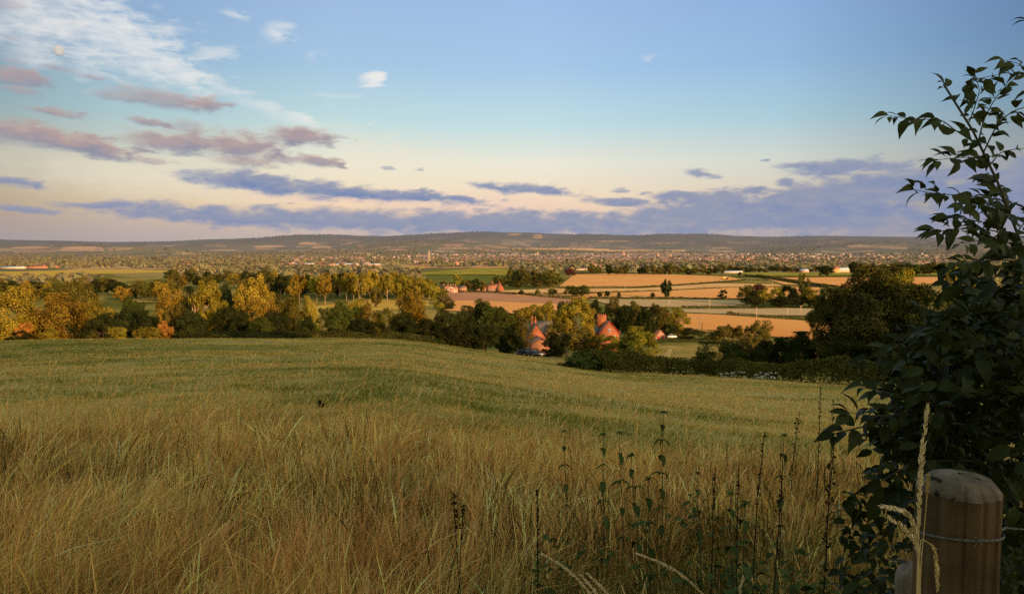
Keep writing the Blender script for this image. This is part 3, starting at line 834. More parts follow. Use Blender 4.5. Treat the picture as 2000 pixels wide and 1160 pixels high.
tree(1985, 112, 530, 120, 'round', L_MIX, 'green tree at the right edge behind the near shrub', lod='big')
tree(1648, 330, 553, 54, 'round', L_COPPER, 'dark red copper beech at the left shoulder of the biggest dark tree', name='copper_beech_tree')
# --- the copse of tall trees
cx = [(548, 'D', 538), (566, 'D', 542), (524, 'D', 545), (584, 'G', 533), (572, 'G', 545), (604, 'D', 540), (618, 'Y', 538), (634, 'G', 534), (650, 'G', 532), (640, 'D', 544),
      (664, 'D', 534), (676, 'G', 530), (690, 'G', 534), (702, 'Y', 531), (712, 'D', 540), (722, 'G', 531), (736, 'G', 534), (748, 'D', 540), (756, 'Y', 532), (770, 'G', 531),
      (781, 'Y', 536), (792, 'Y', 534), (802, 'Y', 540), (814, 'Y', 540), (826, 'Y', 545), (838, 'Y', 548), (850, 'Y', 555), (862, 'Y', 562)]
for i, (a, k, t) in enumerate(cx):
    Y = 545 + (i * 37 % 60) + (a - 600) * .25 if k != 'D' else 640 + (a - 600) * .2
    tree(a, Y, t + (i * 13 % 5) - 2, 26 + i * 7 % 9, 'oval' if a > 775 else 'tall', {'D': L_DARK, 'G': L_GOLD, 'Y': L_YEL}[k],
         {'D': 'dark tall tree inside the copse, behind the golden ones', 'G': 'tall golden tree with a pale trunk in the front of the copse',
          'Y': 'yellow green tree in the rounded right half of the copse'}[k], group='tall trees of the copse in the middle', lod='low' if k == 'D' else 'mid', bark=BARKP)
for i in range(26):
    a = 535 + i * 12.4
    tree(a, 650 + i % 4 * 14, 536 + i * 5 % 8 + max(0, a - 790) * .2, 26, 'oval', L_DARK if i % 3 else L_MIX, 'dark tree deep in the back row of the copse', group='back row of the copse', lod='low')
tree(735, 540, 557, 26, 'round', L_OLIVE, 'small olive tree standing in front of the tall copse', lod='low')
# --- trees around the distant farmhouse and middle wood
for i, (a, bs, t, w, k) in enumerate(((893, 568, 536, 22, 'Y'), (906, 568, 546, 20, 'O'), (918, 570, 548, 18, 'O'), (930, 570, 544, 22, 'D'), (941, 570, 548, 18, 'O'), (880, 568, 552, 16, 'D'), (866, 560, 549, 14, 'O'))):
    tree_b(a, bs, t, w, 'oval', {'Y': L_YEL, 'O': L_OLIVE, 'D': L_DARK}[k], ['bright yellow tree left of the distant farmhouse', 'olive tree beside the bright yellow one', 'olive tree second right of the bright yellow one',
         'dark tree left of the distant farmhouse', 'slim olive tree touching the distant farmhouse', 'dark low tree left of the bright yellow one', 'tiny olive tree on the dark green meadow'][i], lod='low')
mw = [(972, 560, 538, 20), (984, 562, 541, 20), (997, 556, 523, 18), (1008, 560, 528, 18), (1020, 556, 522, 22), (1030, 561, 534, 22), (1042, 558, 526, 26), (1055, 561, 536, 26), (1066, 559, 530, 26), (1078, 559, 526, 22), (1088, 561, 534, 24), (1000, 563, 548, 18), (1014, 563, 547, 20), (1048, 563, 546, 22), (1072, 563, 546, 24)]
for i, (a, bs, t, w) in enumerate(mw):
    tree_b(a, bs, t, w, 'oval', [L_OLIVE, L_OLIVE, L_MIX, L_DARK][i % 4], 'olive tree in the small wood right of the distant farmhouse', group='small wood beside the farmhouse', lod='low')
tree_b(1113, 540, 524, 20, 'round', L_COPPER, 'dark purple copper beech at the top left of the large orange field', name='copper_beech_tree', lod='low')
# --- single field trees
for a, bs, t, w, kd, mm, lb in (
        (1119, 580, 558, 30, 'round', L_GREEN, 'left half of the dark green double tree on the field edge'),
        (1140, 580, 557, 28, 'round', L_GREEN, 'right half of the dark green double tree on the field edge'),
        (1079, 578, 564, 18, 'round', L_MIX, 'rounded light green tree left of the double tree'),
        (1018, 577, 566, 11, 'oval', L_DARK, 'small dark tree right of the distant farmhouse field'),
        (1050, 577, 565, 10, 'cone', L_OLIVE, 'small pointed olive tree in the field hedge'),
        (1104, 576, 567, 7, 'oval', L_DARK, 'very small dark tree left of the double tree'),
        (1171, 582, 569, 10, 'oval', L_DARK, 'small dark tree, first right of the double tree'),
        (1186, 581, 568, 14, 'oval', L_DARK, 'small dark tree, second right of the double tree'),
        (1209, 583, 570, 8, 'cone', L_DARK, 'slim small dark tree, third right of the double tree'),
        (1275, 583, 571, 9, 'oval', L_DARK, 'small dark tree just left of the lone field oak'),
        (1302, 583, 546, 26, 'ragged', L_DARK, 'lone dark field oak standing between the stubble fields'),
        (1412, 586, 566, 20, 'ragged', L_DARK, 'small dark star-shaped tree on the hedge right of the lone oak'),
        (1428, 614, 608, 14, 'bush', L_COPPER, 'tiny reddish bush at the end of the brown hedge')):
    tree_b(a, bs, t, w, kd, mm, lb, lod='low')
# --- small wood at right
for a, bs, t, w, kd, mm, lb in (
        (1458, 596, 557, 36, 'round', L_MIX, 'round tree at the left end of the small wood by the tan strip'),
        (1482, 592, 555, 34, 'round', L_COPPER, 'copper beech showing over the small wood by the tan strip'),
        (1492, 598, 562, 26, 'oval', L_YEL, 'yellow tree in the middle of the small wood by the tan strip'),
        (1516, 596, 561, 34, 'round', L_YEL, 'broad yellow tree in the small wood by the tan strip'),
        (1540, 594, 558, 38, 'round', L_DARK, 'dark sloping tree at the right of the small wood by the tan strip'),
        (1472, 599, 578, 34, 'round', L_DARK, 'low dark tree at the foot of the copper beech'),
        (1530, 600, 580, 50, 'round', L_DARK, 'low dark tree at the front of the small wood'),
        (1562, 600, 576, 40, 'round', L_DARK, 'low dark tree at the foot of the tall pine'),
        (1569, 598, 535, 26, 'pine', L_OLIVE, 'tall thin pine rising above the small wood'),
        (1582, 600, 560, 36, 'round', L_GOLD, 'golden tree right of the tall pine'),
        (1600, 602, 580, 40, 'round', L_GREEN, 'dark green tree at the right end of the small wood')):
    tree_b(a, bs, t, w, kd, mm, lb, name='pine_tree' if kd == 'pine' else ('copper_beech_tree' if mm is L_COPPER else 'broadleaf_tree'))
# --- line of trees on the far side of the large orange field
for i, a in enumerate((1155, 1168, 1190, 1204, 1214, 1222, 1254, 1262, 1276, 1288, 1298, 1310, 1322, 1334, 1346, 1358, 1372, 1384, 1396, 1410)):
    tree_b(a, 537, 514 + (i * 29 % 11), 13 + i * 5 % 8, 'oval', [L_OLIVE, L_MIX, L_DARK, L_OLIVE][i % 4], 'olive tree in the line along the top of the large orange field', group='tree line above the large orange field', lod='low')
for i, a in enumerate(range(1424, 1640, 12)):
    tree_b(a, 532, 519 + (i * 29 % 7), 12 + i * 5 % 7, 'oval', [L_MIX, L_DARK, L_OLIVE, L_DARK][i % 4], 'small tree in the line behind the green strip at right', group='tree line behind the green strip', lod='low')
tree_b(1614, 541, 519, 24, 'round', L_DARK, 'round dark tree standing on the thin hedge left of the white barn', lod='low')
tree_b(1445, 539, 531, 7, 'round', L_DARK, 'tiny round dark tree at the top of the sloping lane', lod='low')
for i, a in enumerate(range(1668, 1990, 17)):
    tree_b(a, 539, 511 + (i * 29 % 9), 24 + i * 5 % 9, 'oval', [L_DARK, L_MIX, L_DARK, L_GREEN][i % 4], 'dark tree in the wood on the far right behind the orange field', group='far right wood', lod='low')
# --- left valley trees in two loose bands
gv = 'rounded trees of the left valley'
k = 0
for i in range(30):
    a = -10 + i * 12.2 + RNG.uniform(-5, 5)
    bs = 575 + RNG.uniform(0, 14)
    mm = [L_GOLD, L_OLIVE, L_YEL, L_DARK, L_OLIVE, L_MIX][int(RNG.integers(0, 6))]
    tree_b(a, bs, bs - RNG.uniform(24, 40), RNG.uniform(22, 36), ['round', 'oval'][i % 2], mm, 'rounded tree in the nearer tree band of the left valley', group='nearer tree band of the left valley', lod='low')
for i in range(30):
    a = 330 + i * 7.4 + RNG.uniform(-5, 5)
    bs = 548 + RNG.uniform(0, 22)
    mm = [L_OLIVE, L_MIX, L_GOLD, L_DARK, L_OLIVE][int(RNG.integers(0, 5))]
    tree_b(a, bs, bs - RNG.uniform(16, 27), RNG.uniform(16, 27), ['round', 'oval'][i % 2], mm, 'olive tree in the valley wood above the left belt', group='valley wood above the left belt', lod='low')
# dead tree: bare boughs only
def dead_tree():
    p = at(380, 575, 178); z = float(H(p[0], p[1])); h = p[2] - z
    t = empty('dead_tree', (p[0], p[1], z))
    tag(t, 'bare dead tree with pinkish leafless boughs above the dark belt', 'tree')
    mb = MB(); rng = np.random.default_rng(4)
    mb.tube(np.array([[0, 0, 0], [.1, 0, h * .45], [0, 0, h * .6]]), [.35, .25, .18], 7)
    mb.build('trunk', DEADW, t)
    for k in range(6):
        m2 = MB(); a = -1.3 + k * .5; q = np.array([0, 0, h * (.5 + .02 * k)]); pts = [q]
        for j in range(5):
            a += rng.uniform(-.45, .45)
            q = q + np.array([math.sin(a) * 1.25, rng.uniform(-.25, .25), abs(math.cos(a)) * .5 * h * .12])
            pts.append(q)
        m2.tube(np.array(pts), np.linspace(.16, .05, 6), 5)
        m2.tube(np.array([pts[3], pts[3] + [math.sin(a + 1.2) * .8, .1, .6], pts[3] + [math.sin(a + .9) * 1.3, .1, 1.3]]), [.07, .05, .03], 4)
        m2.build('bough', DEADW, t)
dead_tree()

# --- uncountable far woodland: one mass on the plain, one on the hills
def woodland(name, n, r0, r1, label, mat, hmin, hmax, leaves, keep):
    rng = np.random.default_rng(int(r0))
    az = np.radians(rng.uniform(-40, 40, n * 6)); r = np.exp(rng.uniform(math.log(r0), math.log(r1), n * 6))
    x = np.sin(az) * r; y = np.cos(az) * r
    k = keep(x, y, r, np.degrees(az), rng)
    x, y, r = x[k][:n], y[k][:n], r[k][:n]
    n = len(x)
    h = rng.uniform(hmin, hmax, n); z = H(x, y)
    d = unit(rng.normal(size=(n, leaves, 3))); d[..., 2] = np.abs(d[..., 2]) * 1.0
    w = h * rng.uniform(.8, 1.5, n) * .5
    p = d * np.stack([w, w, h * .95], -1)[:, None, :] * rng.uniform(.75, 1.05, (n, leaves, 1)) + np.stack([x, y, z], -1)[:, None, :]
    nn = unit(d + .35 * rng.normal(size=d.shape))
    v, f = cards(p.reshape(-1, 3), nn.reshape(-1, 3), 1.0, .7, rng)
    s = np.repeat(np.repeat(h * (.95 if leaves < 30 else .6) * .38, leaves), 4)[:, None]
    c = np.repeat(p.reshape(-1, 3), 4, 0); v = c + (v - c) * s
    t = rng.uniform(.75, 1.2, n)
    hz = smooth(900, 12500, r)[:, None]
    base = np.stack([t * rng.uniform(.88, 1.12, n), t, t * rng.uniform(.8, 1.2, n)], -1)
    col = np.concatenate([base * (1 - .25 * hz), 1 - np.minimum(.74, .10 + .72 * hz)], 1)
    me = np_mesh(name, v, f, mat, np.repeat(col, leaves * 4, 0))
    o = obj(name, me); tag(o, label, 'woodland', kind='stuff')
FIELDS_CLEAR = [(1085, 1500, 530, 570), (815, 1000, 521, 556), (-80, 340, 524, 550), (1440, 1900, 531, 556), (555, 835, 518, 527)]
def clear(x, y, r):
    dx, dz = x / y, (EYE[2] - H(x, y)) / y
    # picture coordinates of the foot
    q = np.stack([x, y, -dz * y], -1)
    fy = y * FW[1] + q[:, 2] * FW[2]; uy = y * UP[1] + q[:, 2] * UP[2]
    px = 1000 + F * x / fy; py = 580 - F * uy / fy
    ok = np.ones(len(x), bool)
    for a, b, c, d in FIELDS_CLEAR: ok &= ~((px > a) & (px < b) & (py > c) & (py < d))
    return ok, px, py
def keep_plain(x, y, r, az, rng):
    ok, px, py = clear(x, y, r)
    n = fbm(x / 160.0, y / 70.0, 41, 3)
    line = np.abs(((y + x * .25 + 90 * fbm(x / 400, y / 400, 7, 2)) / 170.0) % 1 - .5) > .42
    return ok & ((n > .55) | line) & (rng.uniform(size=len(x)) < .9)
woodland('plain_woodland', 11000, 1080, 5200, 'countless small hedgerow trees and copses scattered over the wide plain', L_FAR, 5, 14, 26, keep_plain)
def keep_hill(x, y, r, az, rng):
    n = fbm(x / 900.0, y / 700.0, 43, 4)
    return (n > .47) & ((az > -20) | (r > 7000)) & (az > -31)
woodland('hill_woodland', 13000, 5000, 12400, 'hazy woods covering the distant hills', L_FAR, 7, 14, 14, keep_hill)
# ================================================================== HOUSES, CARS, POLES, TOWN
def brick(name, c1, c2):
    m, nt, out = new_mat(name); L = nt.links.new
    tc = N(nt, 'TexCoord')
    sx = N(nt, 'SeparateXYZ'); L(tc.outputs['Object'], sx.inputs[0])
    cb = N(nt, 'CombineXYZ'); L(math_(nt, 'ADD', sx.outputs[0], sx.outputs[1]), cb.inputs[0]); L(sx.outputs[2], cb.inputs[1])
    b = N(nt, 'TexBrick'); b.inputs['Color1'].default_value = (*c1, 1); b.inputs['Color2'].default_value = (*c2, 1)
    b.inputs['Mortar'].default_value = (.5, .3, .2, 1); b.inputs['Scale'].default_value = 4.4; b.inputs['Mortar Size'].default_value = .014
    L(cb.outputs[0], b.inputs['Vector'])
    n = N(nt, 'TexNoise'); n.inputs['Scale'].default_value = 1.2; n.inputs['Detail'].default_value = 5; L(tc.outputs['Object'], n.inputs['Vector'])
    r = ramp(nt, [(.3, (.7, .7, .7)), (.7, (1.15, 1.1, 1.05))], n.outputs[0])
    c = mixc(nt, 1, b.outputs[0], r.outputs[0], 'MULTIPLY')
    d = N(nt, 'BsdfDiffuse'); L(c, d.inputs[0]); L(d.outputs[0], out.inputs[0])
    return m
BRICK = brick('orange_brick', (.44, .135, .056), (.33, .095, .042))
BRICK2 = brick('pale_red_brick', (.40, .17, .09), (.31, .13, .07))
BRICK3 = brick('pinkish_brick', (.56, .31, .24), (.46, .25, .19))
SLATE = simple('grey_slate', (.085, .078, .08), .6, .3, .3, 3)
SLATEL = simple('sunlit_slate', (.34, .23, .15), .7, .3, .25, 3)  # slate with the tan of low sun put into its colour
TILE = simple('clay_tile', (.20, .10, .075), .85, .1, .35, 3)
REDTILE = simple('red_tile', (.55, .20, .10), .85, .1, .25, 3)
WHITEP = simple('white_paint', (.78, .76, .72), .5, .3)
REDP = simple('red_paint', (.50, .035, .03), .5, .3)
GLASS = simple('window_glass', (.03, .04, .05), .1, .6)
POT = simple('terracotta', (.52, .20, .10), .8, .1, .2, 6)

def gable_block(parent, x0, x1, y0, y1, eave, ridge, wall_mat, roof_mat, axis='y', over=.3, z0=-1.5, wall='wall', roof='roof', tips=.14):
    """walls with gables; ridge runs along the axis"""
    w = MB()
    if axis == 'y':
        xm = (x0 + x1) / 2
        w.prism([(x0, z0), (x1, z0), (x1, eave), (xm, ridge), (x0, eave)], y0, y1)
    else:
        ym = (y0 + y1) / 2
        v = [(x, y, z) for x in (x0, x1) for y, z in ((y0, z0), (y1, z0), (y1, eave), (ym, ridge), (y0, eave))]
        w.add(v, [(0, 1, 2, 4), (2, 3, 4), (9, 7, 6, 5), (9, 8, 7), (0, 5, 6, 1), (1, 6, 7, 2), (2, 7, 8, 3), (3, 8, 9, 4), (4, 9, 5, 0)])
    wo = w.build(wall, wall_mat, parent)
    r = MB()
    for s in (-1, 1):
        if axis == 'y':
            xm = (x0 + x1) / 2; hw = (x1 - x0) / 2; sl = (ridge - eave) / hw
            a = (xm, ridge + .04); b = (xm + s * (hw + over), eave - sl * over + .04)
            pr = [a, b, (b[0], b[1] + tips), (a[0], a[1] + tips)]
            v = [(px, y, z) for y in (y0 - over, y1 + over) for px, z in pr]
        else:
            ym = (y0 + y1) / 2; hw = (y1 - y0) / 2; sl = (ridge - eave) / hw
            a = (ym, ridge + .04); b = (ym + s * (hw + over), eave - sl * over + .04)
            pr = [a, b, (b[0], b[1] + tips), (a[0], a[1] + tips)]
            v = [(x, py, z) for x in (x0 - over, x1 + over) for py, z in pr]
        r.add(v, [(0, 1, 2, 3), (7, 6, 5, 4), (0, 4, 5, 1), (1, 5, 6, 2), (2, 6, 7, 3), (3, 7, 4, 0)])
    ro = r.build(roof, roof_mat, parent)
    return wo, ro

def chimney(parent, x, y, z0, z1, w, d, pots, mat=None):
    c = MB().box(x - w / 2, x + w / 2, y - d / 2, y + d / 2, z0, z1).box(x - w / 2 - .08, x + w / 2 + .08, y - d / 2 - .08, y + d / 2 + .08, z1 + .003, z1 + .16).build('chimney', mat or BRICK, parent)
    for i in range(pots):
        px = x + (i - (pots - 1) / 2) * (w / max(pots, 1))
        MB().tube(np.array([[px, y, z1 + .16], [px, y, z1 + .5], [px, y, z1 + .75]]), [.15, .12, .14], 8).build('chimney_pot', POT, c)
    return c

def window(parent, x, y, z, w, h, frame=None):
    f = MB()
    t = .09
    f.box(x - w / 2, x + w / 2, y - .06, y + .02, z, z + t).box(x - w / 2, x + w / 2, y - .06, y + .02, z + h - t, z + h)
    f.box(x - w / 2, x - w / 2 + t, y - .058, y + .02, z + t, z + h - t).box(x + w / 2 - t, x + w / 2, y - .058, y + .02, z + t, z + h - t)
    f.box(x - t / 2, x + t / 2, y - .05, y + .02, z + t, z + h - t)
    fo = f.build('window', frame or WHITEP, parent)
    MB().box(x - w / 2 + t, x - t / 2, y - .03, y + .01, z + t, z + h - t).box(x + t / 2, x + w / 2 - t, y - .03, y + .01, z + t, z + h - t).build('pane', GLASS, fo)

def base_at(px, Y, eps=0):
    p = at(px, 600, Y)
    return (p[0], p[1], float(H(p[0], p[1])) + eps)

# left house: slate roofs, gabled wing, low front garage
hA = empty('brick_house', base_at(1050, 252), -.10)
tag(hA, 'brick house with grey slate roofs, twin chimneys and a low gabled front wing', 'house')
hA.rotation_euler[2] = .15
zA = hA.location.z
def zpix(py, Y): return float(at(1000, py, Y)[2])
eA = zpix(653, 252) - zA; rA = zpix(632, 252) - zA
gable_block(hA, -3.2, 5.4, 0, 7, eA, rA + .3, BRICK2, SLATEL, 'x')
gable_block(hA, -3.6, 1.6, -4, 3.4, eA - .1, rA + .1, BRICK, SLATE, 'y', roof='wing_roof', wall='wing_wall')
gable_block(hA, 1.75, 5.2, -2.6, 3.2, eA - .1, rA - .6, BRICK2, SLATE, 'y', roof='dormer_roof', wall='dormer_wall')
gable_block(hA, -3.9, 1.9, -11, -4.4, zpix(669, 242) - zA, zpix(660.5, 242) - zA, BRICK2, SLATE, 'y', roof='garage_roof', wall='garage_wall', over=.45)
chimney(hA, -1.9, -.4, rA - 1.4, zpix(620, 252) - zA, .6, .7, 1, BRICK)
chimney(hA, -1.0, -1.2, rA - 1.4, zpix(622, 252) - zA, .6, .7, 1, BRICK)
window(hA, -2.2, -4.03, eA - 1.2, .9, 1.0)
window(hA, 3.5, -2.63, eA - 1.2, .9, 1.0)

# right house: orange gable with a long chimney stack
hB = empty('brick_house', base_at(1191, 272), .06)
tag(hB, 'orange brick house with a tall gable, red bargeboards and a row of chimney pots', 'house')
hB.rotation_euler[2] = .16
zB = hB.location.z
eB = zpix(650, 272) - zB; rB = zpix(628, 272) - zB
gable_block(hB, -3.5, 3.5, 0, 10, eB, rB, BRICK, SLATE, 'y')
cB = chimney(hB, -2.0, 3.4, rB - 2.4, zpix(618.5, 272) - zB, 3.4, .9, 5, BRICK)
for s in (-1, 1):
    sl = (rB - eB) / 3.5
    MB().add([(0, -.36, rB + .2), (s * 3.9, -.36, eB - .4 * sl + .2), (s * 3.9, -.36, eB - .4 * sl - .08), (0, -.36, rB - .1),
              (0, -.31, rB + .2), (s * 3.9, -.31, eB - .4 * sl + .2), (s * 3.9, -.31, eB - .4 * sl - .08), (0, -.31, rB - .1)],
             [(0, 1, 2, 3), (7, 6, 5, 4), (0, 4, 5, 1), (1, 5, 6, 2), (2, 6, 7, 3), (3, 7, 4, 0)]).build('bargeboard', REDP, hB)
window(hB, 0, -.03, eB + .2, .9, 1.2)
window(hB, -1.8, -.03, eB - 2.4, 1.1, 1.4); window(hB, 1.8, -.03, eB - 2.4, 1.1, 1.4)

# shed with two red doors
sh = empty('brick_shed', base_at(1291, 350), .0)
tag(sh, 'small pinkish brick shed with two red doors beside the white car', 'shed')
zS = sh.location.z
dS = zpix(664, 350) - zS
eS = zpix(655.5, 350) - zS; rS = zpix(645, 350) - zS
wl, rf = gable_block(sh, -2.6, 2.6, 0, 6.5, eS, rS, BRICK3, TILE, 'y', z0=-2.5)
sh.rotation_euler[2] = .42
for x in (-1.1, 1.2):
    MB().box(x - .55, x + .55, -.06, .02, dS, dS + 1.7).build('door', REDP, sh)

# distant farmhouse
g = ground_at(967, 569, 60)
fh = empty('farmhouse', tuple(g), .25)
tag(fh, 'distant red roofed farmhouse with pinkish walls at the mauve field corner', 'house')
gable_block(fh, -7, 7, 0, 8, 3.6, 7.2, BRICK3, REDTILE, 'x')
gable_block(fh, 2, 7.5, -4.5, .6, 3.2, 6.6, BRICK, REDTILE, 'y', roof='wing_roof', wall='wing_wall')
gable_block(fh, -19, -7.4, 3, 9, 2.8, 5.4, BRICK3, REDTILE, 'x', roof='barn_roof', wall='barn_wall')
chimney(fh, -2, 4, 6.2, 9.2, 1.0, 1.0, 2); chimney(fh, 5.4, 4, 6.2, 9.0, 1.0, 1.0, 2)
for x in (-5, -2, .5): window(fh, x, -.03, 1.2, 1.1, 1.3)

# ------------------------------------------------------------------ cars
CARBLACK = simple('black_car_paint', (.012, .012, .014), .25, .5)
CARGREY = simple('dark_grey_car_paint', (.05, .05, .055), .3, .5)
CARWHITE = simple('white_car_paint', (.75, .75, .74), .3, .5)
TYRE = simple('tyre_rubber', (.02, .02, .02), .9, .1)
RIM = simple('wheel_rim', (.45, .45, .46), .35, .5, metal=.6)
LAMPR = simple('rear_lamp', (.35, .02, .02), .3, .5)
LAMPW = simple('head_lamp', (.8, .8, .76), .2, .5)
def car(name, loc, rz, label, paint, tall=1.0, group=None):
    t = empty(name, loc, rz); tag(t, label, 'car', group)
    L_, W = 4.3, 1.75
    prof = [(-2.15, .35), (-2.12, .78 * tall), (-1.95, .95 * tall), (-1.2, 1.02 * tall), (1.0, 1.0 * tall), (1.75, .88 * tall), (2.1, .72 * tall), (2.15, .35), (1.7, .22), (-1.7, .22)]
    b = MB().prism(prof, -W / 2, W / 2); bo = b.build('body', paint, t)
    bv = bo.modifiers.new('bevel', 'BEVEL'); bv.width = .09; bv.segments = 2; bv.limit_method = 'ANGLE'
    c = MB()
    lo = [(-1.95, .96 * tall), (1.05, .99 * tall)]; hi = [(-1.55, 1.46 * tall), (.25, 1.48 * tall)]
    v = []
    for (x, z), y in ((lo[0], .82), (lo[1], .82), (hi[1], .64), (hi[0], .64)):
        v.append((x, -y, z))
    for (x, z), y in ((lo[0], .82), (lo[1], .82), (hi[1], .64), (hi[0], .64)):
        v.append((x, y, z))
    c.add(v, [(0, 1, 2, 3), (7, 6, 5, 4), (0, 4, 5, 1), (1, 5, 6, 2), (2, 6, 7, 3), (3, 7, 4, 0)])
    c.build('window_glass', GLASS, t)
    MB().box(-1.57, .27, -.66, .66, 1.47 * tall, 1.52 * tall).build('roof', paint, t)
    for x in (-1.3, 1.32):
        for s in (-1, 1):
            wv = MB().tube(np.array([[x, s * .66, .32], [x, s * .90, .32]]), .32, 14).build('wheel', TYRE, t)
            MB().tube(np.array([[x, s * .895, .32], [x, s * .915, .32]]), .19, 10).build('rim', RIM, wv)
    for s in (-1, 1):
        MB().box(2.05, 2.135, s * .62 - .16, s * .62 + .16, .62 * tall, .74 * tall).build('headlight', LAMPW, t)
        MB().box(-2.165, -2.08, s * .68 - .1, s * .68 + .1, .66 * tall, .84 * tall).build('tail_light', LAMPR, t)
    MB().box(-2.19, -2.13, -.26, .26, .5 * tall, .6 * tall).build('number_plate', WHITEP, t)
    return t
car('parked_car', base_at(1016, 192), 1.75, 'dark grey car parked furthest left below the slate roofed house', CARGREY, 1.15)
car('parked_car', base_at(1030, 190), 1.15, 'black estate car parked beside the dark grey one, showing its rear plate', CARBLACK, 1.3)
car('parked_car', base_at(1047, 193), .2, 'low dark car parked in front of the garage gable', CARBLACK, 1.0)
car('parked_car', base_at(1313, 347, .9), .1, 'white car parked right of the red-doored shed', CARWHITE, 1.1)
g = ground_at(1448, 543.5, 60); car('driving_car', (g[0], g[1], g[2] + .75), 2.0, 'tiny grey car on the upper part of the sloping lane', CARGREY)
g = ground_at(1461, 547.0, 60); car('driving_car', (g[0], g[1], g[2] + .75), 2.0, 'tiny white car on the sloping lane, lower of the two', CARWHITE)

# harvester in the large orange field
def harvester():
    g = ground_at(1416, 546.5, 60)
    t = empty('combine_harvester', (g[0], g[1], g[2] + .5), .15)
    tag(t, 'tiny yellow combine harvester in the far right corner of the large orange field', 'harvester')
    Y_ = simple('yellow_machine_paint', (.72, .42, .12), .5, .4)
    b = MB().prism([(-4, 1.0), (-4.2, 2.6), (-3.2, 3.6), (1.2, 3.7), (1.6, 1.0)], -1.5, 1.5).build('body', Y_, t)
    b.modifiers.new('bevel', 'BEVEL').width = .12
    MB().prism([(1.7, 1.5), (1.7, 3.9), (3.0, 3.9), (3.3, 2.2), (3.0, 1.5)], -1.0, 1.0).build('cab', GLASS, t)
    MB().box(1.5, 3.2, -1.1, 1.1, 3.93, 4.1).build('cab_roof', WHITEP, t)
    h = MB().prism([(3.8, .3), (4.0, 1.2), (5.4, .9), (5.6, .25)], -3.6, 3.6).build('header', Y_, t)
    MB().tube(np.array([[5.1, -3.5, 1.1], [5.1, 3.5, 1.1]]), .45, 8).build('reel', REDP, h)
    MB().tube(np.array([[-1, 1.6, 3.2], [-1.6, 4.6, 4.4]]), .18, 6).build('unloading_pipe', Y_, t)
    for x, rr in ((1.5, .95), (-3.2, .6)):
        for s in (-1, 1): MB().tube(np.array([[x, s * 1.3, rr], [x, s * 1.8, rr]]), rr, 14).build('wheel', TYRE, t)
harvester()

# ------------------------------------------------------------------ utility poles
WOODP = simple('pole_wood', (.60, .42, .26), .8, .1, .15, 4)
INSUL = simple('insulator', (.5, .45, .4), .4, .4)
def pole(px, base, top, label, arm=0.0, mat=WOODP):
    g = ground_at(px, base, 60); h = at(px, top, g[1])[2] - g[2]
    t = empty('utility_pole', tuple(g)); tag(t, label, 'pole')
    MB().tube(np.array([[0, 0, -.5], [0, 0, h]]), [.2, .15], 8).build('post', mat, t)
    if arm:
        a = MB().box(-arm, arm, -.06, .06, h - .35, h - .15).build('crossarm', mat, t)
        for x in (-arm * .85, 0, arm * .85): MB().tube(np.array([[x, 0, h - .148], [x, 0, h + .1]]), .06, 6).build('insulator', INSUL, a)
pole(1477.5, 622, 600, 'pale utility pole on the brown hedge, leftmost of the three beside the tan strip')
pole(1537.5, 617, 601, 'thin pale utility pole in the tan strip, middle of three')
pole(1564, 612, 597, 'pale utility pole with a crossarm below the small wood', 1.1)
pole(1386, 603, 584, 'thin grey pole standing in the mauve tan field below the star-shaped tree')
pole(1508, 562, 549, 'slim pole beside the hedge above the small wood')
pole(1221, 563, 552, 'short slim pole on the lower edge of the large orange field')
pole(1366, 645, 620, 'pole with a long crossarm in front of the striped stubble field, near the white car', 1.6)
pole(1371, 655, 630, 'dark short pole right of the pole with the long crossarm', 0, BARKD)
pole(1307, 597, 585, 'slim pole in the tan field below the lone field oak')

# ------------------------------------------------------------------ barns and town
CREAM = simple('cream_render', (.64, .46, .31), .8, .1, .1, 1)
PINKW = simple('pinkish_render', (.58, .30, .20), .8, .1, .1, 1)
BRICKF = simple('far_brick', (.50, .22, .13), .85, .1, .15, 1)
ROOFR = simple('far_red_roof', (.42, .18, .11), .85, .1, .15, 1)
ROOFB = simple('far_brown_roof', (.26, .16, .12), .85, .1, .15, 1)
METAL = simple('pale_metal_roof', (.66, .66, .66), .5, .3, .05, 1)
STONE = simple('pink_stone', (.60, .36, .26), .85, .1, .12, 1)
def barn(px, base, wpx, hpx, wall, roof, label, name='barn'):
    g = ground_at(px, base, 300); m = g[1] / F
    t = empty(name, tuple(g)); tag(t, label, 'building')
    w = wpx * m / 2; h = hpx * m
    gable_block(t, -w, w, 0, 16, h * .55, h, wall, roof, 'x', over=.4)
    return t
barn(1430, 533.5, 42, 4.5, CREAM, METAL, 'long white roofed shed left of the sloping lane')
barn(1630, 531.5, 58, 9, CREAM, METAL, 'pale roofed barn at right beside the bright orange gable')
gb = barn(1634, 532.5, 12, 13, simple('bright_orange_wall', (.80, .42, .16), .8, .1), ROOFR, 'bright orange walled house in front of the pale roofed barn', 'farm_house')
barn(1548, 531.5, 20, 8, PINKW, ROOFB, 'low pinkish farm building left of the pale roofed barn')
barn(1573, 532.5, 14, 7, PINKW, METAL, 'small farm building with a pale roof between two dark trees')
barn(1190, 529, 70, 5, PINKW, ROOFB, 'long low brown roofed building behind the copper beech')
barn(1128, 528, 40, 5, CREAM, ROOFB, 'long low building left end behind the copper beech')
barn(595, 517, 42, 3.2, PINKW, METAL, 'long pale roofed warehouse far off above the copse, left one')
barn(672, 518.5, 54, 4, CREAM, METAL, 'long white roofed warehouse far off above the copse, middle one')
barn(727, 518, 30, 3, PINKW, METAL, 'pale roofed warehouse far off above the copse, right one')
barn(24, 525, 44, 4.5, CREAM, METAL, 'pale roofed barn far off at the left edge')
